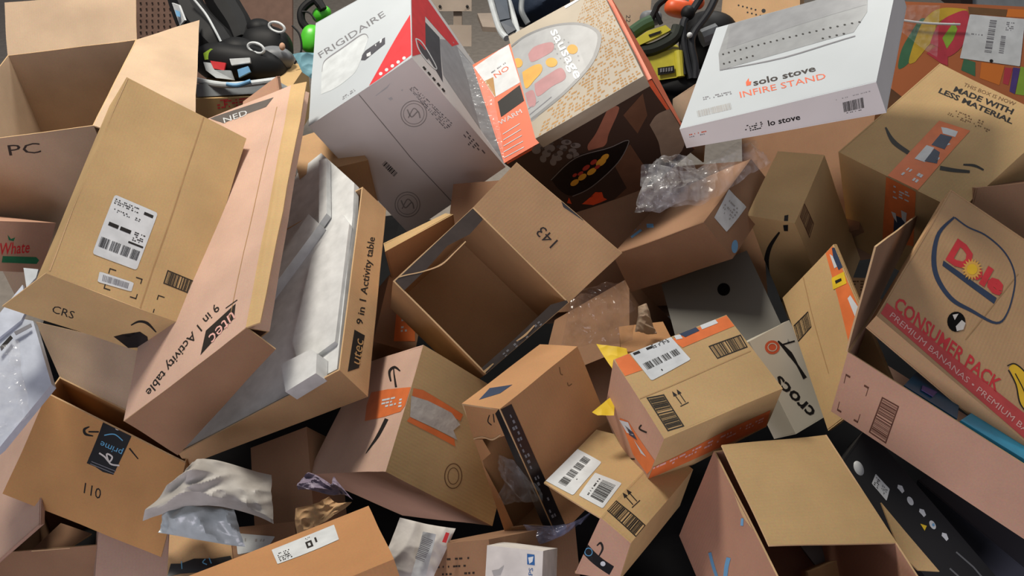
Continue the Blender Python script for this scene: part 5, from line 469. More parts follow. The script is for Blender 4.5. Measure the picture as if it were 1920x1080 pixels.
{'id':'mid14','name':'shipping_carton','label':'small brown carton in the gap left of the grey storage carton','cat':'box','mat':'orangekraft','fm':{},'open':[],'amp':2,'th':4,'v':[(.2833,1.7877,.9958),(.4278,1.7887,1.0038),(.294,1.9417,.9612),(.4154,1.9464,.9742),(.3125,1.726,.7045),(.457,1.7271,.7125),(.3232,1.8801,.6699),(.4446,1.8847,.6829)],'sg':{'A0':1,'A1':1,'B0':-1,'B1':-1,'C0':1,'C1':1},'dec':{},'flaps':[]},
{'id':'yel_edge','name':'shipping_carton','label':'shaded carton with a yellow-tan top edge below the appliance carton','cat':'box','mat':'brown','fm':{'C0':'tan'},'open':[],'amp':1,'th':4,'v':[(-.3665,2.1579,1.0669),(-.1744,2.285,1.1171),(-.3733,2.185,1.0789),(-.1993,2.3001,1.112),(-.3568,2.2205,.8684),(-.1646,2.3477,.9186),(-.3636,2.2476,.8805),(-.1896,2.3627,.9135)],'sg':{'A0':-1,'A1':1,'B0':-1,'B1':-1,'C0':1,'C1':1},'dec':{},'flaps':[]},
{'id':'redtext','name':'printed_carton','label':'tan carton with red lettering under the black toy','cat':'box','mat':'tan','fm':{},'open':[],'amp':1,'th':4,'v':[(-1.3011,3.2114,.8523),(-.888,3.234,.8647),(-1.2612,3.2363,1.0774),(-.8816,3.2542,1.083),(-1.2938,3.6173,.8304),(-.8807,3.6399,.8427),(-1.2539,3.6422,1.0555),(-.8743,3.6601,1.0611)],'sg':{'A0':-1,'A1':-1,'B0':1,'B1':1,'C0':1,'C1':1},'dec':{'C0':[('red_lettering',(.31,.812,.643,.867,.638,1.019,.301,.963),[('red',[('noise',0,0,1,1,9,3,3),('t','T',.1,0,.35,1)])],.5)]},'flaps':[]},
{'id':'underfill','name':'shipping_carton','label':'brown carton added to darken the gap behind the blue marked carton and the numbered flap','cat':'box','mat':'brown','fm':{},'open':[],'amp':1,'th':4,'v':[(-.2357,2.2351,.7617),(.7944,2.2356,.8442),(-.1928,2.5836,1.0582),(.7933,2.5866,1.1441),(-.1957,2.3639,.6237),(.8344,2.3645,.7062),(-.1529,2.7124,.9201),(.8332,2.7154,1.0061)],'sg':{'A0':-1,'A1':1,'B0':-1,'B1':-1,'C0':1,'C1':1},'dec':{},'flaps':[]},  # unseen filler carton added so the gap reads dark
{'id':'lflap','name':'flat_carton','label':'small upright pinkish tan carton tip beside the grey tray','cat':'box','mat':'pinktan','fm':{},'open':[],'amp':1,'th':4,'v':[(-.9223,2.6814,1.0361),(-.7203,2.6372,1.0594),(-.9235,2.8983,1.2129),(-.7936,2.9009,1.303),(-.92,2.6374,1.0543),(-.7181,2.5932,1.0776),(-.9212,2.8543,1.2311),(-.7914,2.8568,1.3213)],'sg':{'A0':1,'A1':1,'B0':-1,'B1':1,'C0':1,'C1':1},'dec':{},'flaps':[]},
{'id':'toybox','name':'toy_carton','label':'colourful toy carton wrapped in clear film with a white shipping label, upper right corner','cat':'box','mat':'toyorange','fm':{},'open':[],'amp':2,'th':4,'v':[(1.287,2.726,1.0126),(1.9919,2.6642,1.0045),(1.3679,3.1568,1.4805),(2.0292,3.0935,1.4703),(1.3157,2.9114,.8453),(2.0207,2.8495,.8373),(1.3966,3.3422,1.3132),(2.058,3.2789,1.303)],'sg':{'A0':1,'A1':1,'B0':-1,'B1':-1,'C0':1,'C1':1},'dec':{'C0':[('picture_print',(.023,.615,.169,.622,.155,.905,.005,.897),[('toygreen',[('q',55,91.7,[('c',[(23.3,11.7),(33.3,46.7),(55,83.3),(43.3,91.7),(23.3,63.3),(6.7,33.3),(0,0),(10,0)])])])],.5),('picture_print',(.074,.648,.363,.663,.353,.974,.056,.959),[('toyyellow',[('q',108.3,100.8,[('c',[(11.7,0),(40,36.7),(55,75),(108.3,95),(93.3,100.8),(56.7,100),(30,80),(13.3,45),(0,0)])])])],.8),('picture_print',(.18,.684,.371,.694,.363,.951,.167,.942),[('toyred',[('q',71.7,83.3,[('c',[(0,25),(15,60),(40,78.3),(71.7,83.3),(64.2,26.7),(33.3,0),(16.7,16.7)])])])],1.1),('picture_print',(.164,.632,.271,.638,.266,.75,.159,.745),[('toyred',[('q',40,36.7,[('p',[(0,23.3),(18.3,36.7),(40,16.7),(40,0),(26.7,5)])])])],1.1),('picture_print',(.24,.734,.316,.738,.31,.892,.233,.888),[('toylime',[('q',28.3,50,[('p',[(21.7,50),(28.3,36.7),(20,16.7),(8.3,0),(0,20)])])])],1.4),('picture_print',(.364,.926,.563,.936,.562,.993,.362,.983),[('inkbrown',[('q',73.3,18.3,[('p',[(0,18.3),(73.3,13.3),(71.7,0),(1.7,5)])])])],.6),('picture_print',(.339,.581,.409,.584,.407,.686,.336,.682),[('toygreen',[('q',26.7,33.3,[('p',[(5,33.3),(26.7,26.7),(26.7,0),(0,11.7)])])])],.8),('picture_print',(.433,.535,.555,.541,.553,.673,.429,.667),[('toyorange2',[('q',46.7,43.3,[('p',[(3.3,43.3),(46.7,36.7),(36.7,0),(0,13.3)])])])],.8),('picture_print',(.546,.541,.594,.544,.593,.645,.545,.642),[('toyred',[('q',18.3,33.3,[('p',[(3.3,33.3),(18.3,31.7),(10,0),(0,3.3)])])])],.8),('picture_print',(.579,.492,.631,.495,.63,.647,.578,.644),[('purple',[('q',20,50,[('p',[(6.7,50),(20,48.3),(10,0),(0,5)])])])],.9),('picture_print',(.608,.484,.681,.488,.681,.655,.606,.651),[('toylime',[('q',28.3,55,[('p',[(10,55),(28.3,50),(20,0),(0,3.3)])])])],.9),('picture_print',(.558,.93,.685,.937,.684,.988,.558,.982),[('toyorange2',[('q',46.7,16.7,[('p',[(3.3,16.7),(46.7,15),(45,0),(0,1.7)])])])],.6),('shipping_label',(.329,.684,.628,.652,.653,.926,.372,.939),[('labelwhite',[('rr',0,0,1,1,.02,.02)]),('inkgrey',[('bc',.38,.2,.5,.93,16,4,1),('bc',.62,.22,.7,.6,12,5,1),('noise',.68,.72,.82,.92,5,5,3),('noise',.1,.55,.3,.6,8,1,3)]),('ink',[('e',.52,.03,.03,.035)])],1.8)]},'flaps':[]},
{'id':'kraftright','name':'open_carton','label':'brown carton with raised flaps behind the fruit carton at the right edge','cat':'box','mat':'brown','fm':{},'open':[],'amp':2,'th':4,'v':[(1.1604,1.9206,1.1393),(1.5773,1.9508,1.1528),(1.1987,2.0255,1.348),(1.5268,2.058,1.3648),(1.1814,2.0107,1.0956),(1.5983,2.0409,1.1091),(1.2197,2.1156,1.3042),(1.5478,2.1481,1.3211)],'sg':{'A0':1,'A1':1,'B0':1,'B1':1,'C0':1,'C1':1},'dec':{},'flaps':[]},
{'id':'foldback','name':'folded_carton','label':'folded brown carton scrap with dark lettering between the orange tape and the fruit carton','cat':'box','mat':'kraft','fm':{},'open':[],'amp':1,'th':4,'v':[(.9169,1.9534,1.02),(.9862,1.9383,1.0131),(.9267,2.0272,1.0666),(1.0074,2.0186,1.0689),(.9199,2.0068,.9341),(.9893,1.9917,.9272),(.9298,2.0805,.9807),(1.0104,2.0719,.983)],'sg':{'A0':1,'A1':1,'B0':-1,'B1':-1,'C0':1,'C1':1},'dec':{'C0':[('printed_marks',(.058,.548,.576,.597,.564,.951,.069,.93),[('inkbrown',[('noise',0,0,1,1,4,4,3)])],.5)]},'flaps':[]},
{'id':'n22','name':'shipping_carton','label':'brown carton stamped 22 behind the sausage picture carton','cat':'box','mat':'greykraft','fm':{},'open':[],'amp':1,'th':4,'v':[(.479,4.281,.8492),(.6807,4.3178,.8768),(.3524,4.6262,1.1965),(.7207,4.6408,1.1925),(.4289,4.4811,.6599),(.6307,4.5179,.6876),(.3024,4.8263,1.0072),(.6707,4.841,1.0033)],'sg':{'A0':1,'A1':1,'B0':-1,'B1':-1,'C0':1,'C1':1},'dec':{'C0':[('lettering',(.554,.451,.539,.366,.621,.361,.632,.447),[('inkdark',[('t','22',0,0,1,1,.0,0)])],.5)]},'flaps':[]},
{'id':'corr','name':'cardboard_stack','label':'bundle of tan cardboard printed with dark dots behind the white stand carton','cat':'box','mat':'kraft','fm':{},'open':[],'amp':1,'th':4,'v':[(.9087,3.7973,1.0301),(1.2392,3.758,1.1633),(.9713,4.1434,1.3273),(1.276,4.032,1.3575),(.9729,3.9094,.9463),(1.3034,3.8702,1.0796),(1.0355,4.2555,1.2436),(1.3401,4.1441,1.2738)],'sg':{'A0':-1,'A1':-1,'B0':-1,'B1':-1,'C0':1,'C1':1},'dec':{'C0':[('printed_dots',(.232,.258,.651,.148,.639,.5,.207,.566),[('ink',[('q',62.6,48.6,[('e',1.8,46.8,1.8,1.8,0),('e',18.8,33.8,1.8,1.8,0),('e',35.8,20.8,1.8,1.8,0),('e',52.8,7.8,1.8,1.8,0),('e',9.8,44.8,1.8,1.8,0),('e',26.8,31.8,1.8,1.8,0),('e',43.8,18.8,1.8,1.8,0),('e',60.8,5.8,1.8,1.8,0),('e',17.8,42.8,1.8,1.8,0),('e',34.8,29.8,1.8,1.8,0),('e',51.8,16.8,1.8,1.8,0),('e',8.8,3.8,1.8,1.8,0),('e',25.8,40.8,1.8,1.8,0),('e',42.8,27.8,1.8,1.8,0),('e',59.8,14.8,1.8,1.8,0),('e',16.8,1.8,1.8,1.8,0),('e',33.8,38.8,1.8,1.8,0),('e',50.8,25.8,1.8,1.8,0),('e',48.8,36.8,4,4,0)])])],.5)]},'flaps':[]},
{'id':'kraft_khaki','name':'shipping_carton','label':'plain khaki carton corner between the campfire photo and the white stand carton','cat':'box','mat':'greykraft','fm':{},'open':[],'amp':1,'th':4,'v':[(.5402,2.77,1.2201),(.6378,2.698,1.1664),(.5468,2.8352,1.2495),(.6637,2.8549,1.3268),(.5581,2.8083,1.1113),(.6557,2.7363,1.0576),(.5647,2.8735,1.1407),(.6815,2.8932,1.218)],'sg':{'A0':-1,'A1':-1,'B0':-1,'B1':-1,'C0':1,'C1':1},'dec':{},'flaps':[]},
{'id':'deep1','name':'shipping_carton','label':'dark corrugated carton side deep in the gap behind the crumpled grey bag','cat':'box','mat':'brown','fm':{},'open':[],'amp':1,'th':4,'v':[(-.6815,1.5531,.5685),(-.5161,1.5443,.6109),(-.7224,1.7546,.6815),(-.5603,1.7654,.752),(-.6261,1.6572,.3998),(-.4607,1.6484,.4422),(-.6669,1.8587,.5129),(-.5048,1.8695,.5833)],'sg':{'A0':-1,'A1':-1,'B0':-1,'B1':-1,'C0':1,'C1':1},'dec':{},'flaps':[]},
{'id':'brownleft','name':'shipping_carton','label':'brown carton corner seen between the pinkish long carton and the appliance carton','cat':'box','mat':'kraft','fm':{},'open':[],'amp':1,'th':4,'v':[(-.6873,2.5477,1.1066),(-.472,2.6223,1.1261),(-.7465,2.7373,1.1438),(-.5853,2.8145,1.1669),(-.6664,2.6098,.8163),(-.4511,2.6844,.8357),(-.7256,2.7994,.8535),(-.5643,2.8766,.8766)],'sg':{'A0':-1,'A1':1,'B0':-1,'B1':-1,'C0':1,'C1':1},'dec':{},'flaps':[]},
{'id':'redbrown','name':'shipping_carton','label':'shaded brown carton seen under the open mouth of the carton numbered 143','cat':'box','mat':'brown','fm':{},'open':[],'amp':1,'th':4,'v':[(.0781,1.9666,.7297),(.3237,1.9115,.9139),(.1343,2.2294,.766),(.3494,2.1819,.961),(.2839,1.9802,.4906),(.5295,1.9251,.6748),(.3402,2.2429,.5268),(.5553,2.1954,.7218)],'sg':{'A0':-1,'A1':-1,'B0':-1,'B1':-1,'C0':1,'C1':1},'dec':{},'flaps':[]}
]
for d in CARTONS: carton(d)
# ------------------------------------------------------------------ other things
THINGS = [
{'name':'foam_insert','label':'white foam packing sheet with raised blocks inside the shallow activity table carton','cat':'packing foam','parts':[('foam_sheet',[{'k':'prism','pts':[(-.622,2.619,1.153),(-.471,2.349,1.188),(-.457,2.211,1.164),(-.427,1.659,1.047),(-.87,1.681,.752),(-.824,1.982,.858),(-.758,2.365,.997),(-.7,2.604,1.096)],'t':(.012,.004,-.018),'m':'foam','em':None}]),('foam_block',[{'k':'prism','pts':[(-.605,2.284,1.119),(-.557,2.206,1.131),(-.692,2.039,.998),(-.712,2.105,1.001)],'t':(.017,.006,-.024),'m':'foam','em':None}]),('foam_block',[{'k':'prism','pts':[(-.493,2.223,1.157),(-.459,2.153,1.163),(-.442,1.737,1.071),(-.538,1.718,1.001),(-.576,1.825,1.002),(-.568,2.116,1.079)],'t':(.007,.002,-.01),'m':'foam','em':None}]),('foam_block',[{'k':'prism','pts':[(-.583,1.723,1.009),(-.5,1.716,1.063),(-.479,1.691,1.071),(-.471,1.627,1.061),(-.551,1.623,1.005)],'t':(.022,.008,-.032),'m':'foam','em':None}]),('foam_block',[{'k':'prism','pts':[(-.612,2.537,1.169),(-.584,2.519,1.184),(-.541,2.245,1.144),(-.561,2.217,1.124)],'t':(.011,.004,-.016),'m':'foam','em':None}])],'grp':None},
{'name':'plastic_bag','label':'glossy white plastic wrapped parcel at the left edge beneath the tall tan carton','cat':'parcel','parts':[('body',[{'k':'prism','pts':[(-1.429,1.914,1.04),(-1.273,1.881,1.026),(-1.172,1.709,.955),(-1.256,1.558,.883),(-1.3,1.525,.858)],'t':(.001,.01,-.023),'m':'plasticwhite','em':None}]),('print',[{'k':'prism','pts':[(-1.329,1.798,1.005),(-1.312,1.83,1.018),(-1.303,1.822,1.015),(-1.322,1.787,1.0)],'t':(-.0,.0,-.001),'m':'ink','em':None},{'k':'prism','pts':[(-1.306,1.839,1.022),(-1.269,1.863,1.032),(-1.263,1.854,1.028),(-1.298,1.83,1.018)],'t':(-.0,.0,-.001),'m':'inkgrey','em':None}]),('film',[{'k':'crumple','pts':[(-1.351,1.787,1.005),(-1.275,1.809,1.014),(-1.197,1.61,.937),(-1.27,1.542,.896)],'m':'clearfilm','amp':.015,'fq':12,'seed':5,'lift':.01,'rag':0,'sharp':1}])],'grp':None},
{'name':'white_board','label':'white card panel behind the left plastic parcel','cat':'card','parts':[('panel',[{'k':'prism','pts':[(-1.371,1.879,1.034),(-1.327,1.975,1.078),(-1.295,1.906,1.046),(-1.3,1.876,1.033),(-1.351,1.817,1.008)],'t':(-.0,.004,-.009),'m':'plasticwhite','em':None},{'k':'prism','pts':[(-1.343,2.029,1.097),(-1.301,2.025,1.095),(-1.301,2.003,1.083),(-1.319,1.974,1.068)],'t':(-.0,.005,-.009),'m':'ltgrey','em':None}])],'grp':None},
{'name':'crumpled_bag','label':'crumpled pale grey packing bag in the dark gap at lower left','cat':'packing bag','parts':[('bag',[{'k':'crumple','pts':[(-.769,1.481,.85),(-.615,1.481,.85),(-.573,1.391,.784),(-.815,1.381,.777)],'m':'greybag','amp':.06,'fq':6,'seed':11,'lift':.05,'rag':0,'sharp':1.2}]),('lower_fold',[{'k':'crumple','pts':[(-.807,1.417,.828),(-.653,1.412,.825),(-.634,1.358,.785),(-.816,1.368,.793)],'m':'greybag2','amp':.03,'fq':9,'seed':13,'lift':.03,'rag':0,'sharp':1}])],'grp':None},
{'name':'shredded_filler','label':'purple-grey shredded filler spilling under the tape banded carton','cat':'packing filler','parts':[('filler',[{'k':'crumple','pts':[(-.478,1.458,.884),(-.403,1.458,.884),(-.387,1.418,.855),(-.482,1.428,.862)],'m':'purplegrey','amp':.03,'fq':25,'seed':4,'lift':.02,'rag':0,'sharp':1}])],'grp':None},
{'name':'paper_scrap','label':'torn brown packing paper beside the shredded filler','cat':'packing paper','parts':[('paper',[{'k':'crumple','pts':[(-.507,1.426,.809),(-.434,1.466,.839),(-.381,1.431,.813),(-.503,1.381,.777)],'m':'kraft','amp':.03,'fq':12,'seed':9,'lift':0,'rag':0,'sharp':1}])],'grp':None},
{'name':'clear_bag','label':'clear crinkled plastic film draped over the blue marked carton','cat':'plastic film','parts':[('film',[{'k':'crumple','pts':[(.347,2.111,1.356),(.671,2.213,1.384),(.694,2.108,1.354),(.328,1.988,1.29)],'m':'clearfilm','amp':.035,'fq':9,'seed':21,'lift':.03,'rag':.2,'sharp':1}]),('film_fold',[{'k':'crumple','pts':[(.348,2.066,1.36),(.482,2.134,1.388),(.495,2.008,1.329),(.327,1.965,1.307)],'m':'clearfilm','amp':.03,'fq':14,'seed':22,'lift':.02,'rag':0,'sharp':1}])],'grp':None},
{'name':'clear_sleeve','label':'clear plastic sheet along the right side of the appliance carton','cat':'plastic film','parts':[('film',[{'k':'crumple','pts':[(-.16,2.643,1.487),(-.053,2.407,1.463),(-.011,2.039,1.402),(-.078,2.162,1.429)],'m':'clearfilm2','amp':.012,'fq':4,'seed':31,'lift':0,'rag':0,'sharp':1}])],'grp':None},
{'name':'dark_bag','label':'dim clear plastic bag hanging under the carton numbered 143','cat':'plastic bag','parts':[('film',[{'k':'crumple','pts':[(.163,1.911,1.077),(.298,1.97,1.106),(.302,1.793,1.027),(.123,1.779,1.021)],'m':'darkfilm','amp':.03,'fq':8,'seed':41,'lift':.03,'rag':0,'sharp':1}])],'grp':None},
{'name':'blue_bag','label':'bluish translucent plastic between the black tape strip and the twin-label carton','cat':'plastic film','parts':[('film',[{'k':'crumple','pts':[(.031,1.356,.835),(.153,1.356,.835),(.216,1.39,.859),(.061,1.313,.804)],'m':'bluefilm','amp':.03,'fq':8,'seed':51,'lift':.03,'rag':0,'sharp':1}])],'grp':None},
{'name':'yellow_mailer','label':'yellow padded mailer corner poking out left of the slanted address label','cat':'mailer','parts':[('flap',[{'k':'crumple','pts':[(.208,1.691,1.098),(.282,1.677,1.093),(.285,1.643,1.08),(.242,1.622,1.073)],'m':'yellow','amp':.006,'fq':8,'seed':2,'lift':0,'rag':0,'sharp':1}])],'grp':'yellow mailers'},
{'name':'yellow_mailer','label':'yellow padded mailer corner below the pink-tinted side of the slanted-label carton','cat':'mailer','parts':[('flap',[{'k':'crumple','pts':[(.187,1.513,1.036),(.245,1.564,1.052),(.236,1.505,1.033),(.199,1.505,1.033)],'m':'yellow','amp':.006,'fq':8,'seed':6,'lift':0,'rag':0,'sharp':1}])],'grp':'yellow mailers'},
{'name':'tan_packing_paper','label':'crumpled tan paper scrap standing in the dark gap above the yellow mailer','cat':'packing paper','parts':[('paper',[{'k':'crumple','pts':[(.332,1.889,1.067),(.355,1.896,1.071),(.373,1.815,1.036),(.317,1.811,1.034)],'m':'greykraft','amp':.015,'fq':15,'seed':3,'lift':.02,'rag':0,'sharp':1}])],'grp':None},
{'name':'poly_mailer','label':'crumpled off-white mailer with barcode and red stripe, left of the dark bottom carton','cat':'mailer','parts':[('mailer',[{'k':'crumple','pts':[(-.263,1.359,.85),(-.134,1.35,.843),(-.185,1.244,.762),(-.301,1.244,.762)],'m':'paper','amp':.02,'fq':6,'seed':61,'lift':.02,'rag':0,'sharp':1}]),('label',[{'k':'crumple','pts':[(-.2,1.309,.865),(-.169,1.304,.861),(-.192,1.23,.809),(-.225,1.234,.813)],'m':'labelwhite','amp':.006,'fq':8,'seed':62,'lift':0,'rag':0,'sharp':1}]),('red_stripe',[{'k':'prism','pts':[(-.147,1.304,.874),(-.139,1.302,.873),(-.146,1.285,.861),(-.155,1.287,.862)],'t':(.0,.001,-.001),'m':'red','em':None}]),('barcode',[{'k':'prism','pts':[(-.213,1.257,.847),(-.192,1.25,.843),(-.192,1.249,.842),(-.213,1.256,.847)],'t':(-.0,.0,-.001),'m':'inkgrey','em':None},{'k':'prism','pts':[(-.212,1.26,.849),(-.191,1.253,.845),(-.191,1.252,.844),(-.212,1.258,.848)],'t':(.0,.0,-.001),'m':'inkgrey','em':None},{'k':'prism','pts':[(-.211,1.262,.851),(-.189,1.256,.847),(-.189,1.255,.846),(-.211,1.261,.85)],'t':(.0,.001,-.001),'m':'inkgrey','em':None},{'k':'prism','pts':[(-.209,1.265,.853),(-.188,1.259,.849),(-.188,1.257,.848),(-.209,1.264,.852)],'t':(.0,.0,-.001),'m':'inkgrey','em':None},{'k':'prism','pts':[(-.208,1.268,.855),(-.187,1.262,.851),(-.187,1.26,.85),(-.208,1.267,.854)],'t':(.0,.0,-.001),'m':'inkgrey','em':None},{'k':'prism','pts':[(-.207,1.271,.857),(-.185,1.264,.853),(-.185,1.263,.852),(-.207,1.269,.856)],'t':(.0,.0,-.001),'m':'inkgrey','em':None},{'k':'prism','pts':[(-.206,1.274,.859),(-.184,1.267,.855),(-.184,1.266,.854),(-.206,1.272,.858)],'t':(.0,.0,-.001),'m':'inkgrey','em':None},{'k':'prism','pts':[(-.204,1.276,.861),(-.183,1.27,.856),(-.183,1.268,.855),(-.204,1.275,.86)],'t':(-.0,.0,-.001),'m':'inkgrey','em':None},{'k':'prism','pts':[(-.203,1.279,.863),(-.182,1.273,.858),(-.181,1.271,.857),(-.203,1.278,.862)],'t':(-.0,.0,-.001),'m':'inkgrey','em':None},{'k':'prism','pts':[(-.202,1.282,.865),(-.18,1.275,.86),(-.18,1.274,.859),(-.202,1.281,.864)],'t':(.0,.001,-.001),'m':'inkgrey','em':None},{'k':'prism','pts':[(-.2,1.285,.867),(-.179,1.278,.862),(-.179,1.277,.861),(-.2,1.283,.866)],'t':(-.0,.0,-.001),'m':'inkgrey','em':None},{'k':'prism','pts':[(-.199,1.288,.869),(-.178,1.281,.864),(-.178,1.28,.863),(-.199,1.286,.868)],'t':(-.0,.0,-.001),'m':'inkgrey','em':None},{'k':'prism','pts':[(-.198,1.29,.871),(-.176,1.284,.866),(-.176,1.282,.865),(-.198,1.289,.87)],'t':(-.0,.0,-.001),'m':'inkgrey','em':None},{'k':'prism','pts':[(-.197,1.293,.873),(-.175,1.287,.868),(-.175,1.285,.867),(-.196,1.292,.872)],'t':(-.0,.0,-.001),'m':'inkgrey','em':None}])],'grp':None},
{'name':'blue_packet','label':'glossy teal blue packet inside the open right carton','cat':'packet','parts':[('packet',[{'k':'prism','pts':[(1.055,1.468,1.111),(1.149,1.302,1.075),(1.123,1.259,1.085),(.943,1.367,1.154)],'t':(-.018,-.0,-.047),'m':'teal','em':None}]),('print',[{'k':'prism','pts':[(1.041,1.439,1.114),(1.058,1.425,1.108),(1.037,1.4,1.116),(1.019,1.411,1.122)],'t':(-.001,-.0,-.002),'m':'bluepaint','em':None}])],'grp':None},
{'name':'blue_packet','label':'dark blue packet with purple print at the left end of the open right carton','cat':'packet','parts':[('packet',[{'k':'prism','pts':[(.903,1.51,1.169),(.982,1.455,1.139),(.935,1.368,1.157),(.837,1.432,1.194)],'t':(-.014,-.0,-.037),'m':'tealdark','em':None}]),('print',[{'k':'prism','pts':[(.887,1.449,1.179),(.919,1.441,1.167),(.899,1.418,1.175),(.877,1.431,1.183)],'t':(-.001,-.0,-.002),'m':'purple','em':None}])],'grp':None},
{'name':'white_cup','label':'small white rounded thing tucked in the black carton beside the wide tan flap','cat':'cup','parts':[('cup',[{'k':'ell','pts':[(.791,1.421,.94)],'ax':[(.017,.003,.004),(.008,-.017,-.024),(.0,.016,-.011)],'m':'labelwhite','pw':1,'dent':0}])],'grp':None},
{'name':'steel_plate','label':'dark grey satin panel inside the open carton at the bottom right','cat':'panel','parts':[('panel',[{'k':'prism','pts':[(.645,1.314,.83),(.843,1.308,.826),(.88,1.237,.771),(.713,1.237,.771)],'t':(.0,.006,-.008),'m':'satingrey','em':None}])],'grp':None},
{'name':'small_tan_box','label':'small tan box lying in the open carton at the bottom right','cat':'box','parts':[('body',[{'k':'prism','pts':[(.648,1.235,.826),(.718,1.255,.84),(.745,1.212,.805),(.652,1.205,.797)],'t':(-.0,.033,-.038),'m':'kraft','em':None}])],'grp':None},
{'name':'cardboard_edge','label':'long tan cardboard strip beside the wide tan flap, above the black carton','cat':'cardboard','parts':[('strip',[{'k':'prism','pts':[(.78,1.275,1.004),(.824,1.223,.969),(.879,1.159,.927),(.836,1.161,.928),(.806,1.187,.945)],'t':(.0,.003,-.005),'m':'tan','em':None}])],'grp':None},
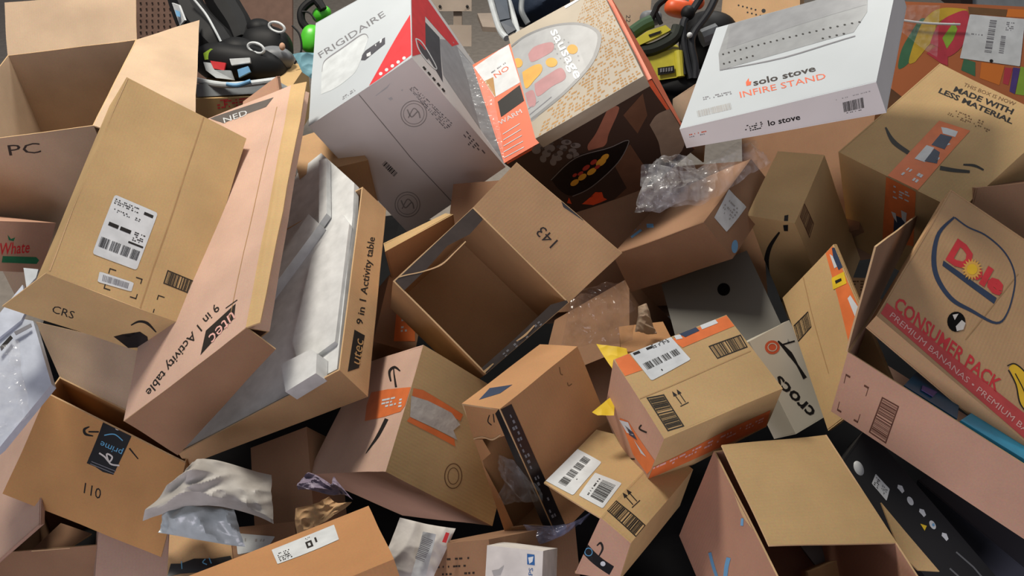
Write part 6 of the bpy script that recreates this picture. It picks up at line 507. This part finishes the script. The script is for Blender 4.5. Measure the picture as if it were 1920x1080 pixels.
{'name':'pegboard_panel','label':'brown perforated hardboard panel standing behind the top left carton','cat':'panel','parts':[('panel',[{'k':'prism','pts':[(-1.992,4.72,1.171),(-1.14,4.72,1.171),(-1.14,4.308,.582),(-1.992,4.308,.582)],'t':(.0,.03,.0),'m':'pegbrown','em':None}]),('holes',[{'k':'prism','pts':[(-1.927,4.608,1.029),(-1.918,4.608,1.029),(-1.918,4.604,1.022),(-1.927,4.604,1.022)],'t':(.0,.002,-.001),'m':'pegdark','em':None},{'k':'prism','pts':[(-1.927,4.591,1.004),(-1.918,4.591,1.004),(-1.918,4.586,.997),(-1.927,4.586,.997)],'t':(.0,.002,-.001),'m':'pegdark','em':None},{'k':'prism','pts':[(-1.927,4.574,.979),(-1.918,4.574,.979),(-1.918,4.569,.973),(-1.927,4.569,.973)],'t':(.0,.002,-.001),'m':'pegdark','em':None},{'k':'prism','pts':[(-1.927,4.556,.955),(-1.918,4.556,.955),(-1.918,4.551,.948),(-1.927,4.551,.948)],'t':(.0,.002,-.001),'m':'pegdark','em':None},{'k':'prism','pts':[(-1.927,4.539,.93),(-1.918,4.539,.93),(-1.918,4.534,.923),(-1.927,4.534,.923)],'t':(.0,.002,-.001),'m':'pegdark','em':None},{'k':'prism','pts':[(-1.927,4.521,.905),(-1.918,4.521,.905),(-1.918,4.517,.898),(-1.927,4.517,.898)],'t':(.0,.002,-.001),'m':'pegdark','em':None},{'k':'prism','pts':[(-1.927,4.504,.88),(-1.918,4.504,.88),(-1.918,4.499,.873),(-1.927,4.499,.873)],'t':(.0,.002,-.001),'m':'pegdark','em':None},{'k':'prism','pts':[(-1.927,4.487,.855),(-1.918,4.487,.855),(-1.918,4.482,.848),(-1.927,4.482,.848)],'t':(.0,.002,-.001),'m':'pegdark','em':None},{'k':'prism','pts':[(-1.927,4.469,.83),(-1.918,4.469,.83),(-1.918,4.464,.823),(-1.927,4.464,.823)],'t':(.0,.002,-.001),'m':'pegdark','em':None},{'k':'prism','pts':[(-1.896,4.608,1.029),(-1.888,4.608,1.029),(-1.888,4.604,1.022),(-1.896,4.604,1.022)],'t':(.0,.002,-.001),'m':'pegdark','em':None},{'k':'prism','pts':[(-1.896,4.591,1.004),(-1.888,4.591,1.004),(-1.888,4.586,.997),(-1.896,4.586,.997)],'t':(.0,.002,-.001),'m':'pegdark','em':None},{'k':'prism','pts':[(-1.896,4.574,.979),(-1.888,4.574,.979),(-1.888,4.569,.973),(-1.896,4.569,.973)],'t':(.0,.002,-.001),'m':'pegdark','em':None},{'k':'prism','pts':[(-1.896,4.556,.955),(-1.888,4.556,.955),(-1.888,4.551,.948),(-1.896,4.551,.948)],'t':(.0,.002,-.001),'m':'pegdark','em':None},{'k':'prism','pts':[(-1.896,4.539,.93),(-1.888,4.539,.93),(-1.888,4.534,.923),(-1.896,4.534,.923)],'t':(.0,.002,-.001),'m':'pegdark','em':None},{'k':'prism','pts':[(-1.896,4.521,.905),(-1.888,4.521,.905),(-1.888,4.517,.898),(-1.896,4.517,.898)],'t':(.0,.002,-.001),'m':'pegdark','em':None},{'k':'prism','pts':[(-1.896,4.504,.88),(-1.888,4.504,.88),(-1.888,4.499,.873),(-1.896,4.499,.873)],'t':(.0,.002,-.001),'m':'pegdark','em':None},{'k':'prism','pts':[(-1.896,4.487,.855),(-1.888,4.487,.855),(-1.888,4.482,.848),(-1.896,4.482,.848)],'t':(.0,.002,-.001),'m':'pegdark','em':None},{'k':'prism','pts':[(-1.896,4.469,.83),(-1.888,4.469,.83),(-1.888,4.464,.823),(-1.896,4.464,.823)],'t':(.0,.002,-.001),'m':'pegdark','em':None},{'k':'prism','pts':[(-1.866,4.608,1.029),(-1.858,4.608,1.029),(-1.858,4.604,1.022),(-1.866,4.604,1.022)],'t':(.0,.002,-.001),'m':'pegdark','em':None},{'k':'prism','pts':[(-1.866,4.591,1.004),(-1.858,4.591,1.004),(-1.858,4.586,.997),(-1.866,4.586,.997)],'t':(.0,.002,-.001),'m':'pegdark','em':None},{'k':'prism','pts':[(-1.866,4.574,.979),(-1.858,4.574,.979),(-1.858,4.569,.973),(-1.866,4.569,.973)],'t':(.0,.002,-.001),'m':'pegdark','em':None},{'k':'prism','pts':[(-1.866,4.556,.955),(-1.858,4.556,.955),(-1.858,4.551,.948),(-1.866,4.551,.948)],'t':(.0,.002,-.001),'m':'pegdark','em':None},{'k':'prism','pts':[(-1.866,4.539,.93),(-1.858,4.539,.93),(-1.858,4.534,.923),(-1.866,4.534,.923)],'t':(.0,.002,-.001),'m':'pegdark','em':None},{'k':'prism','pts':[(-1.866,4.521,.905),(-1.858,4.521,.905),(-1.858,4.517,.898),(-1.866,4.517,.898)],'t':(.0,.002,-.001),'m':'pegdark','em':None},{'k':'prism','pts':[(-1.866,4.504,.88),(-1.858,4.504,.88),(-1.858,4.499,.873),(-1.866,4.499,.873)],'t':(.0,.002,-.001),'m':'pegdark','em':None},{'k':'prism','pts':[(-1.866,4.487,.855),(-1.858,4.487,.855),(-1.858,4.482,.848),(-1.866,4.482,.848)],'t':(.0,.002,-.001),'m':'pegdark','em':None},{'k':'prism','pts':[(-1.866,4.469,.83),(-1.858,4.469,.83),(-1.858,4.464,.823),(-1.866,4.464,.823)],'t':(.0,.002,-.001),'m':'pegdark','em':None},{'k':'prism','pts':[(-1.835,4.608,1.029),(-1.827,4.608,1.029),(-1.827,4.604,1.022),(-1.835,4.604,1.022)],'t':(.0,.002,-.001),'m':'pegdark','em':None},{'k':'prism','pts':[(-1.835,4.591,1.004),(-1.827,4.591,1.004),(-1.827,4.586,.997),(-1.835,4.586,.997)],'t':(.0,.002,-.001),'m':'pegdark','em':None},{'k':'prism','pts':[(-1.835,4.574,.979),(-1.827,4.574,.979),(-1.827,4.569,.973),(-1.835,4.569,.973)],'t':(.0,.002,-.001),'m':'pegdark','em':None},{'k':'prism','pts':[(-1.835,4.556,.955),(-1.827,4.556,.955),(-1.827,4.551,.948),(-1.835,4.551,.948)],'t':(.0,.002,-.001),'m':'pegdark','em':None},{'k':'prism','pts':[(-1.835,4.539,.93),(-1.827,4.539,.93),(-1.827,4.534,.923),(-1.835,4.534,.923)],'t':(.0,.002,-.001),'m':'pegdark','em':None},{'k':'prism','pts':[(-1.835,4.521,.905),(-1.827,4.521,.905),(-1.827,4.517,.898),(-1.835,4.517,.898)],'t':(.0,.002,-.001),'m':'pegdark','em':None},{'k':'prism','pts':[(-1.835,4.504,.88),(-1.827,4.504,.88),(-1.827,4.499,.873),(-1.835,4.499,.873)],'t':(.0,.002,-.001),'m':'pegdark','em':None},{'k':'prism','pts':[(-1.835,4.487,.855),(-1.827,4.487,.855),(-1.827,4.482,.848),(-1.835,4.482,.848)],'t':(.0,.002,-.001),'m':'pegdark','em':None},{'k':'prism','pts':[(-1.835,4.469,.83),(-1.827,4.469,.83),(-1.827,4.464,.823),(-1.835,4.464,.823)],'t':(.0,.002,-.001),'m':'pegdark','em':None},{'k':'prism','pts':[(-1.805,4.608,1.029),(-1.797,4.608,1.029),(-1.797,4.604,1.022),(-1.805,4.604,1.022)],'t':(.0,.002,-.001),'m':'pegdark','em':None},{'k':'prism','pts':[(-1.805,4.591,1.004),(-1.797,4.591,1.004),(-1.797,4.586,.997),(-1.805,4.586,.997)],'t':(.0,.002,-.001),'m':'pegdark','em':None},{'k':'prism','pts':[(-1.805,4.574,.979),(-1.797,4.574,.979),(-1.797,4.569,.973),(-1.805,4.569,.973)],'t':(.0,.002,-.001),'m':'pegdark','em':None},{'k':'prism','pts':[(-1.805,4.556,.955),(-1.797,4.556,.955),(-1.797,4.551,.948),(-1.805,4.551,.948)],'t':(.0,.002,-.001),'m':'pegdark','em':None},{'k':'prism','pts':[(-1.805,4.539,.93),(-1.797,4.539,.93),(-1.797,4.534,.923),(-1.805,4.534,.923)],'t':(.0,.002,-.001),'m':'pegdark','em':None},{'k':'prism','pts':[(-1.805,4.521,.905),(-1.797,4.521,.905),(-1.797,4.517,.898),(-1.805,4.517,.898)],'t':(.0,.002,-.001),'m':'pegdark','em':None},{'k':'prism','pts':[(-1.805,4.504,.88),(-1.797,4.504,.88),(-1.797,4.499,.873),(-1.805,4.499,.873)],'t':(.0,.002,-.001),'m':'pegdark','em':None},{'k':'prism','pts':[(-1.805,4.487,.855),(-1.797,4.487,.855),(-1.797,4.482,.848),(-1.805,4.482,.848)],'t':(.0,.002,-.001),'m':'pegdark','em':None},{'k':'prism','pts':[(-1.805,4.469,.83),(-1.797,4.469,.83),(-1.797,4.464,.823),(-1.805,4.464,.823)],'t':(.0,.002,-.001),'m':'pegdark','em':None},{'k':'prism','pts':[(-1.775,4.608,1.029),(-1.766,4.608,1.029),(-1.766,4.604,1.022),(-1.775,4.604,1.022)],'t':(.0,.002,-.001),'m':'pegdark','em':None},{'k':'prism','pts':[(-1.775,4.591,1.004),(-1.766,4.591,1.004),(-1.766,4.586,.997),(-1.775,4.586,.997)],'t':(.0,.002,-.001),'m':'pegdark','em':None},{'k':'prism','pts':[(-1.775,4.574,.979),(-1.766,4.574,.979),(-1.766,4.569,.973),(-1.775,4.569,.973)],'t':(.0,.002,-.001),'m':'pegdark','em':None},{'k':'prism','pts':[(-1.775,4.556,.955),(-1.766,4.556,.955),(-1.766,4.551,.948),(-1.775,4.551,.948)],'t':(.0,.002,-.001),'m':'pegdark','em':None},{'k':'prism','pts':[(-1.775,4.539,.93),(-1.766,4.539,.93),(-1.766,4.534,.923),(-1.775,4.534,.923)],'t':(.0,.002,-.001),'m':'pegdark','em':None},{'k':'prism','pts':[(-1.775,4.521,.905),(-1.766,4.521,.905),(-1.766,4.517,.898),(-1.775,4.517,.898)],'t':(.0,.002,-.001),'m':'pegdark','em':None},{'k':'prism','pts':[(-1.775,4.504,.88),(-1.766,4.504,.88),(-1.766,4.499,.873),(-1.775,4.499,.873)],'t':(.0,.002,-.001),'m':'pegdark','em':None},{'k':'prism','pts':[(-1.775,4.487,.855),(-1.766,4.487,.855),(-1.766,4.482,.848),(-1.775,4.482,.848)],'t':(.0,.002,-.001),'m':'pegdark','em':None},{'k':'prism','pts':[(-1.775,4.469,.83),(-1.766,4.469,.83),(-1.766,4.464,.823),(-1.775,4.464,.823)],'t':(.0,.002,-.001),'m':'pegdark','em':None}])],'grp':None},
{'name':'ride_on_toy','label':'black rounded toy with white cup rings and red, blue and green patches, top left','cat':'toy','parts':[('body',[{'k':'ell','pts':[(-1.13,3.56,1.084)],'ax':[(.188,-.015,-.022),(-.012,-.048,-.069),(.0,.115,-.08)],'m':'blackplastic','pw':.8,'dent':0}]),('upper_body',[{'k':'ell','pts':[(-1.046,3.677,1.11)],'ax':[(.11,.0,.0),(.0,-.057,-.082),(.0,.082,-.057)],'m':'blackplastic','pw':.8,'dent':0},{'k':'ell','pts':[(-.995,3.599,1.104)],'ax':[(.08,.0,.0),(.0,-.029,-.041),(.0,.066,-.046)],'m':'greyplastic','pw':1,'dent':0}]),('front_hood',[{'k':'ell','pts':[(-1.13,3.566,1.144)],'ax':[(.085,-.004,-.006),(-.005,-.034,-.049),(.0,.066,-.046)],'m':'blackplastic','pw':1,'dent':0}]),('rear_hood',[{'k':'ell','pts':[(-1.075,3.725,1.179)],'ax':[(.06,.0,.0),(.0,-.029,-.041),(.0,.057,-.04)],'m':'blackplastic','pw':1,'dent':0}]),('cup_ring',[{'k':'torus','pts':[(-1.033,3.488,1.19)],'u':(.032,-.006,-.009),'v':(-.006,-.005,-.017),'r':.006,'m':'labelwhite'}]),('cup_ring',[{'k':'torus','pts':[(-.981,3.655,1.219)],'u':(.032,-.006,-.009),'v':(-.006,-.005,-.017),'r':.006,'m':'labelwhite'}]),('seat_back',[{'k':'tube','pts':[(-1.421,3.822,1.37),(-1.346,3.712,1.248),(-1.246,3.618,1.166),(-1.179,3.582,1.115)],'r':[.055,.075,.085,.06],'m':'blackplastic','sm':True}]),('seat_back',[{'k':'tube','pts':[(-1.291,3.873,1.356),(-1.234,3.807,1.262),(-1.171,3.735,1.194),(-1.139,3.667,1.149)],'r':[.06,.07,.065,.05],'m':'blackplastic','sm':True}]),('piping',[{'k':'tube','pts':[(-1.315,3.652,1.354),(-1.252,3.608,1.292),(-1.211,3.561,1.242),(-1.185,3.532,1.201)],'r':.005,'m':'ltgrey','sm':True}]),('blue_white_panel',[{'k':'prism','pts':[(-1.4,3.663,1.318),(-1.364,3.637,1.316),(-1.34,3.602,1.266),(-1.367,3.609,1.241)],'t':(.005,.008,-.003),'m':'labelwhite','em':None},{'k':'prism','pts':[(-1.378,3.622,1.303),(-1.358,3.617,1.296),(-1.356,3.605,1.278),(-1.371,3.607,1.281)],'t':(.0,.003,-.002),'m':'bluepaint','em':None}]),('green_patch',[{'k':'prism','pts':[(-1.243,3.466,1.176),(-1.213,3.477,1.192),(-1.189,3.474,1.187),(-1.202,3.454,1.158),(-1.237,3.451,1.155)],'t':(-.0,.01,-.007),'m':'toylime','em':None}]),('red_patch',[{'k':'prism','pts':[(-1.208,3.43,1.159),(-1.146,3.425,1.152),(-1.153,3.408,1.127),(-1.195,3.412,1.134)],'t':(-.0,.01,-.007),'m':'red','em':None}]),('white_patch',[{'k':'prism','pts':[(-1.236,3.427,1.155),(-1.206,3.425,1.152),(-1.191,3.409,1.129),(-1.124,3.398,1.131),(-1.114,3.386,1.096),(-1.185,3.39,1.103),(-1.225,3.408,1.127)],'t':(.001,.01,-.006),'m':'ltgrey','em':None}]),('white_patch',[{'k':'prism','pts':[(-1.128,3.425,1.169),(-1.047,3.427,1.173),(-1.045,3.416,1.157),(-1.12,3.41,1.148)],'t':(.0,.01,-.007),'m':'labelwhite','em':None}]),('blue_patch',[{'k':'prism','pts':[(-1.096,3.4,1.134),(-1.054,3.408,1.145),(-1.045,3.396,1.127),(-1.09,3.382,1.108)],'t':(-.0,.01,-.007),'m':'bluepaint','em':None}]),('cable',[{'k':'tube','pts':[(-.917,3.659,1.224),(-.886,3.637,1.193),(-.879,3.599,1.139),(-.908,3.567,1.093)],'r':.004,'m':'blackplastic','sm':True}]),('knob',[{'k':'ell','pts':[(-.943,3.55,1.174)],'ax':[(.012,.0,.0),(.0,-.009,-.013),(.0,.01,-.007)],'m':'pinktan','pw':1,'dent':0}])],'grp':None},
{'name':'grey_tray','label':'grey plastic tray with a blue streak under the black toy','cat':'tray','parts':[('tray',[{'k':'prism','pts':[(-1.234,3.281,1.12),(-.944,3.29,1.134),(-.861,3.264,1.097),(-1.224,3.252,1.08)],'t':(.0,.08,-.03),'m':'greyplastic2','em':None}]),('rim',[{'k':'tube','pts':[(-1.25,3.338,1.115),(-1.09,3.25,1.129),(-.905,3.262,1.145)],'r':.012,'m':'ltgrey','sm':True}]),('blue_edge',[{'k':'tube','pts':[(-1.094,3.233,1.14),(-1.053,3.231,1.136),(-1.002,3.24,1.15)],'r':.008,'m':'bluepaint','sm':True}])],'grp':None},
{'name':'cylinder_tin','label':'dull green-grey cylinder standing right of the black toy','cat':'tin','parts':[('body',[{'k':'tube','pts':[(-1.001,3.76,1.02),(-.984,3.658,.962)],'r':.045,'m':'greygreen','sm':True}])],'grp':None},
{'name':'string_trimmer','label':'bright green and black garden tool behind the white appliance carton','cat':'garden tool','parts':[('head',[{'k':'ell','pts':[(-.884,3.823,1.11)],'ax':[(.044,-.004,-.006),(-.011,-.035,-.05),(.0,.033,-.023)],'m':'limegreen','pw':.85,'dent':0}]),('motor',[{'k':'ell','pts':[(-.848,3.935,1.183)],'ax':[(.039,.013,.018),(.017,-.017,-.025),(.0,.033,-.023)],'m':'limegreen','pw':1,'dent':0}]),('guard',[{'k':'tube','pts':[(-.844,3.908,1.231),(-.872,3.921,1.25),(-.922,3.897,1.216),(-.924,3.867,1.174),(-.891,3.843,1.139)],'r':.018,'m':'blackplastic','sm':True}]),('handle',[{'k':'tube','pts':[(-.868,3.935,1.27),(-.83,3.897,1.216)],'r':.018,'m':'blackplastic','sm':True}]),('cable',[{'k':'tube','pts':[(-.919,3.872,1.215),(-.887,3.869,1.211),(-.859,3.85,1.184)],'r':.004,'m':'blackplastic','sm':True}])],'grp':None},
{'name':'teal_box','label':'pale teal folded cloth beside the green garden tool','cat':'cloth','parts':[('cloth',[{'k':'crumple','pts':[(-.892,3.488,1.155),(-.784,3.49,1.158),(-.779,3.427,1.068),(-.844,3.446,1.094)],'m':'tealpale','amp':.02,'fq':6,'seed':8,'lift':0,'rag':0,'sharp':1}])],'grp':None},
{'name':'wooden_pallet','label':'weathered wooden pallet boards standing behind the white appliance carton','cat':'pallet','parts':[('plank',[{'k':'prism','pts':[(-.548,4.876,1.045),(-.219,4.874,1.042),(-.219,4.791,.924),(-.548,4.791,.924)],'t':(.0,.03,-.01),'m':'oldwood','em':None}]),('plank',[{'k':'prism','pts':[(-.52,4.75,.865),(-.219,4.748,.862),(-.219,4.682,.768),(-.52,4.682,.768)],'t':(.0,.03,-.01),'m':'oldwood','em':None}]),('plank',[{'k':'prism','pts':[(-.462,4.66,.737),(-.231,4.659,.735),(-.231,4.594,.643),(-.462,4.594,.643)],'t':(.0,.03,-.01),'m':'oldwood','em':None}]),('stringer',[{'k':'prism','pts':[(-.319,4.823,.917),(-.273,4.823,.917),(-.273,4.606,.607),(-.319,4.606,.607)],'t':(.0,.05,.0),'m':'oldwood','em':None}]),('nail',[{'k':'ell','pts':[(-.389,4.796,.948)],'ax':[(.008,.0,.0),(.0,-.005,-.007),(.0,.005,-.003)],'m':'ink','pw':1,'dent':0}]),('nail',[{'k':'ell','pts':[(-.242,4.796,.948)],'ax':[(.008,.0,.0),(.0,-.005,-.007),(.0,.005,-.003)],'m':'ink','pw':1,'dent':0}])],'grp':None},
{'name':'floor_board','label':'pale board lying flat on the concrete behind the white appliance carton','cat':'board','parts':[('board',[{'k':'prism','pts':[(-.219,5.582,.659),(-.101,5.584,.661),(-.065,5.332,.651),(-.179,5.336,.656)],'t':(.0,.0,-.03),'m':'oldwood','em':None}])],'grp':None},
{'name':'folding_chair','label':'grey and dark blue framed thing leaning behind the sausage picture carton','cat':'folding frame','parts':[('frame',[{'k':'tube','pts':[(-.106,3.948,1.289),(-.057,3.755,1.188),(-.023,3.677,1.164)],'r':.014,'m':'ltgrey','sm':True},{'k':'tube','pts':[(-.028,3.948,1.289),(.014,3.762,1.197),(.027,3.68,1.167)],'r':.014,'m':'ltgrey','sm':True}]),('panel',[{'k':'prism','pts':[(-.088,3.897,1.304),(-.03,3.897,1.304),(-.009,3.756,1.224),(-.052,3.751,1.217)],'t':(.0,.006,-.01),'m':'slateblue','em':None}]),('panel',[{'k':'prism','pts':[(-.05,3.737,1.214),(-.007,3.744,1.224),(.018,3.699,1.195),(-.018,3.687,1.178)],'t':(.001,.007,-.009),'m':'slateblue','em':None}])],'grp':None},
{'name':'navy_bag','label':'navy fabric bundle behind the sausage picture carton','cat':'bag','parts':[('bag',[{'k':'ell','pts':[(.117,3.914,1.241)],'ax':[(.14,.0,.0),(.0,-.063,-.09),(.0,.082,-.057)],'m':'navyfabric','pw':.9,'dent':.03}]),('strap',[{'k':'tube','pts':[(.045,3.783,1.315),(.04,3.714,1.269),(.067,3.684,1.225)],'r':.012,'m':'greyplastic2','sm':True}])],'grp':None},
{'name':'battery_charger','label':'yellow-green and black battery tool body behind the orange-edged carton','cat':'power tool','parts':[('housing',[{'k':'prism','pts':[(.571,3.636,1.104),(.681,3.651,1.127),(.717,3.649,1.123),(.724,3.584,1.031),(.622,3.576,1.019)],'t':(.0,.12,-.02),'m':'toolyellow','em':None}]),('corner_post',[{'k':'tube','pts':[(.702,3.636,1.123),(.711,3.574,1.034)],'r':.018,'m':'toolyellow','sm':True}]),('name_plate',[{'k':'prism','pts':[(.614,3.594,1.066),(.683,3.6,1.074),(.686,3.583,1.05),(.616,3.576,1.041)],'t':(-.0,.002,-.002),'m':'ink','em':None}]),('plate_marks',[{'k':'prism','pts':[(.624,3.589,1.065),(.631,3.589,1.066),(.631,3.58,1.053),(.624,3.58,1.052)],'t':(.0,.001,-.001),'m':'inkgrey','em':None},{'k':'prism','pts':[(.635,3.589,1.066),(.642,3.59,1.067),(.642,3.581,1.054),(.635,3.58,1.053)],'t':(-.0,.001,-.001),'m':'inkgrey','em':None},{'k':'prism','pts':[(.647,3.59,1.067),(.653,3.591,1.068),(.653,3.582,1.055),(.647,3.581,1.054)],'t':(-.0,.001,-.001),'m':'inkgrey','em':None},{'k':'prism','pts':[(.658,3.591,1.068),(.665,3.592,1.069),(.665,3.583,1.056),(.658,3.582,1.055)],'t':(-.0,.001,-.001),'m':'inkgrey','em':None},{'k':'prism','pts':[(.669,3.592,1.07),(.676,3.592,1.07),(.676,3.583,1.058),(.669,3.583,1.056)],'t':(.0,.001,-.001),'m':'inkgrey','em':None}])],'grp':None},
{'name':'pruning_saw','label':'yellow and black bladed garden tool above the yellow battery tool','cat':'garden tool','parts':[('casing',[{'k':'prism','pts':[(.51,3.644,1.168),(.57,3.666,1.2),(.644,3.68,1.22),(.667,3.668,1.203),(.615,3.653,1.181),(.528,3.63,1.148)],'t':(.0,.033,-.023),'m':'toolyellow','em':None}]),('slot',[{'k':'prism','pts':[(.572,3.652,1.188),(.625,3.662,1.203),(.621,3.656,1.194),(.576,3.647,1.181)],'t':(.0,.002,-.002),'m':'ink','em':None}]),('grip',[{'k':'tube','pts':[(.532,3.646,1.119),(.598,3.651,1.127),(.681,3.677,1.164),(.704,3.706,1.204)],'r':.028,'m':'blackgreen','sm':True}]),('rear_grip',[{'k':'tube','pts':[(.514,3.739,1.165),(.56,3.758,1.191),(.599,3.768,1.206)],'r':.03,'m':'darkgreen','sm':True}])],'grp':None},
{'name':'leaf_blower','label':'orange and black power tool beneath the mower handles','cat':'power tool','parts':[('housing',[{'k':'ell','pts':[(.713,3.8,1.251)],'ax':[(.059,-.007,-.01),(-.007,-.02,-.028),(.0,.041,-.029)],'m':'toolorange','pw':.8,'dent':0}]),('fan_end',[{'k':'ell','pts':[(.744,3.739,1.252)],'ax':[(.03,.0,.0),(.0,-.018,-.026),(.0,.025,-.017)],'m':'blackplastic','pw':1,'dent':0}]),('rear_cap',[{'k':'ell','pts':[(.801,3.864,1.256)],'ax':[(.035,.0,.0),(.0,-.017,-.025),(.0,.025,-.017)],'m':'toolorange','pw':1,'dent':0}])],'grp':None},
{'name':'black_strap','label':'black webbing strap looped over grey carton behind the tools','cat':'strap','parts':[('strap',[{'k':'tube','pts':[(.695,3.884,1.285),(.637,3.86,1.251),(.62,3.842,1.224),(.597,3.815,1.186)],'r':.014,'m':'blackplastic','sm':True},{'k':'tube','pts':[(.62,3.844,1.228),(.648,3.811,1.18)],'r':.01,'m':'blackplastic','sm':True}])],'grp':None},
{'name':'lawn_mower','label':'lawn mower with black tubular handles rising from dark bulky parts, behind the white stand carton','cat':'lawn mower','parts':[('engine',[{'k':'ell','pts':[(.89,3.911,1.062)],'ax':[(.13,.0,.0),(.0,-.08,-.115),(.0,.098,-.069)],'m':'blackplastic','pw':.8,'dent':.02}]),('deck',[{'k':'ell','pts':[(.715,3.699,.933)],'ax':[(.2,.0,.0),(.0,-.04,-.057),(.0,.115,-.08)],'m':'blackplastic','pw':.8,'dent':.02}]),('roller',[{'k':'tube','pts':[(.822,3.775,1.129),(.891,3.791,1.152)],'r':.04,'m':'greyplastic2','sm':True}]),('handle_tube',[{'k':'tube','pts':[(.834,3.809,1.352),(.762,3.744,1.26),(.726,3.716,1.219),(.724,3.673,1.158),(.737,3.628,1.093),(.755,3.579,1.023)],'r':.017,'m':'blacktube','sm':True}]),('handle_tube',[{'k':'tube','pts':[(.884,3.809,1.352),(.834,3.744,1.26),(.767,3.69,1.182),(.758,3.66,1.14),(.773,3.615,1.075),(.773,3.579,1.023)],'r':.017,'m':'blacktube','sm':True}]),('cable',[{'k':'tube','pts':[(.71,3.706,1.204),(.713,3.66,1.14),(.727,3.57,1.045)],'r':.007,'m':'blackplastic','sm':True}]),('clamp',[{'k':'ell','pts':[(.745,3.655,1.185)],'ax':[(.012,.0,.0),(.0,-.007,-.01),(.0,.01,-.007)],'m':'labelwhite','pw':1,'dent':0}])],'grp':None},
{'name':'clear_tub','label':'pale translucent tub behind the stamped brown carton','cat':'tub','parts':[('tub',[{'k':'ell','pts':[(.641,4.074,1.12)],'ax':[(.05,.0,.0),(.0,-.017,-.025),(.0,.041,-.029)],'m':'greyplastic','pw':.7,'dent':0}])],'grp':None},
{'name':'grey_plastic_crate','label':'grey crate along the top right edge behind the toy carton','cat':'crate','parts':[('crate',[{'k':'prism','pts':[(2.177,4.31,1.282),(2.627,4.31,1.282),(2.627,4.179,1.096),(2.177,4.179,1.096)],'t':(.0,.4,.0),'m':'greyplastic2','em':None}]),('gap_shade_block',[{'k':'prism','pts':[(2.111,4.289,1.288),(2.167,4.289,1.288),(2.172,4.159,1.103),(2.116,4.159,1.103)],'t':(.0,.3,.0),'m':'pegdark','em':None}])],'grp':None},  # dark block beside the crate stands for a gap in shade
{'name':'plastic_wrap','label':'clear shiny film stretched over the toy carton','cat':'plastic film','parts':[('film',[{'k':'crumple','pts':[(1.373,3.13,1.481),(1.497,3.12,1.481),(1.469,2.985,1.334),(1.359,3.058,1.403)],'m':'clearfilm2','amp':.01,'fq':6,'seed':71,'lift':0,'rag':0,'sharp':1}]),('seam',[{'k':'tube','pts':[(1.363,3.082,1.437),(1.453,3.069,1.43),(1.562,3.06,1.429)],'r':.004,'m':'labelwhite','sm':True}])],'grp':None},
{'name':'gap_shade_sheet','label':'added black sheet standing in for the shade in the gaps beneath the pile','cat':'plastic sheet','parts':[('sheet',[{'k':'crumple','pts':[(-1.7,.35,.02),(1.8,.35,.02),(2.2,4.0,.05),(-2.2,4.0,.05)],'m':'gapshade','amp':.05,'fq':3,'seed':5,'lift':.3,'rag':0,'sharp':1}])],'grp':None},  # added sheet, its black stands for shade in the gaps
{'name':'small_clear_bag','label':'small clear bag caught in the torn hole of the orange-brown carton','cat':'plastic bag','parts':[('film',[{'k':'crumple','pts':[(-.018,1.437,.985),(.03,1.396,.976),(.063,1.372,.907),(-.028,1.454,.809)],'m':'clearfilm2','amp':.02,'fq':14,'seed':81,'lift':.02,'rag':0,'sharp':1}])],'grp':None}
]
for d in THINGS: thing(d)
for o in bpy.data.objects:
    if '_loc' in o: del o['_loc']
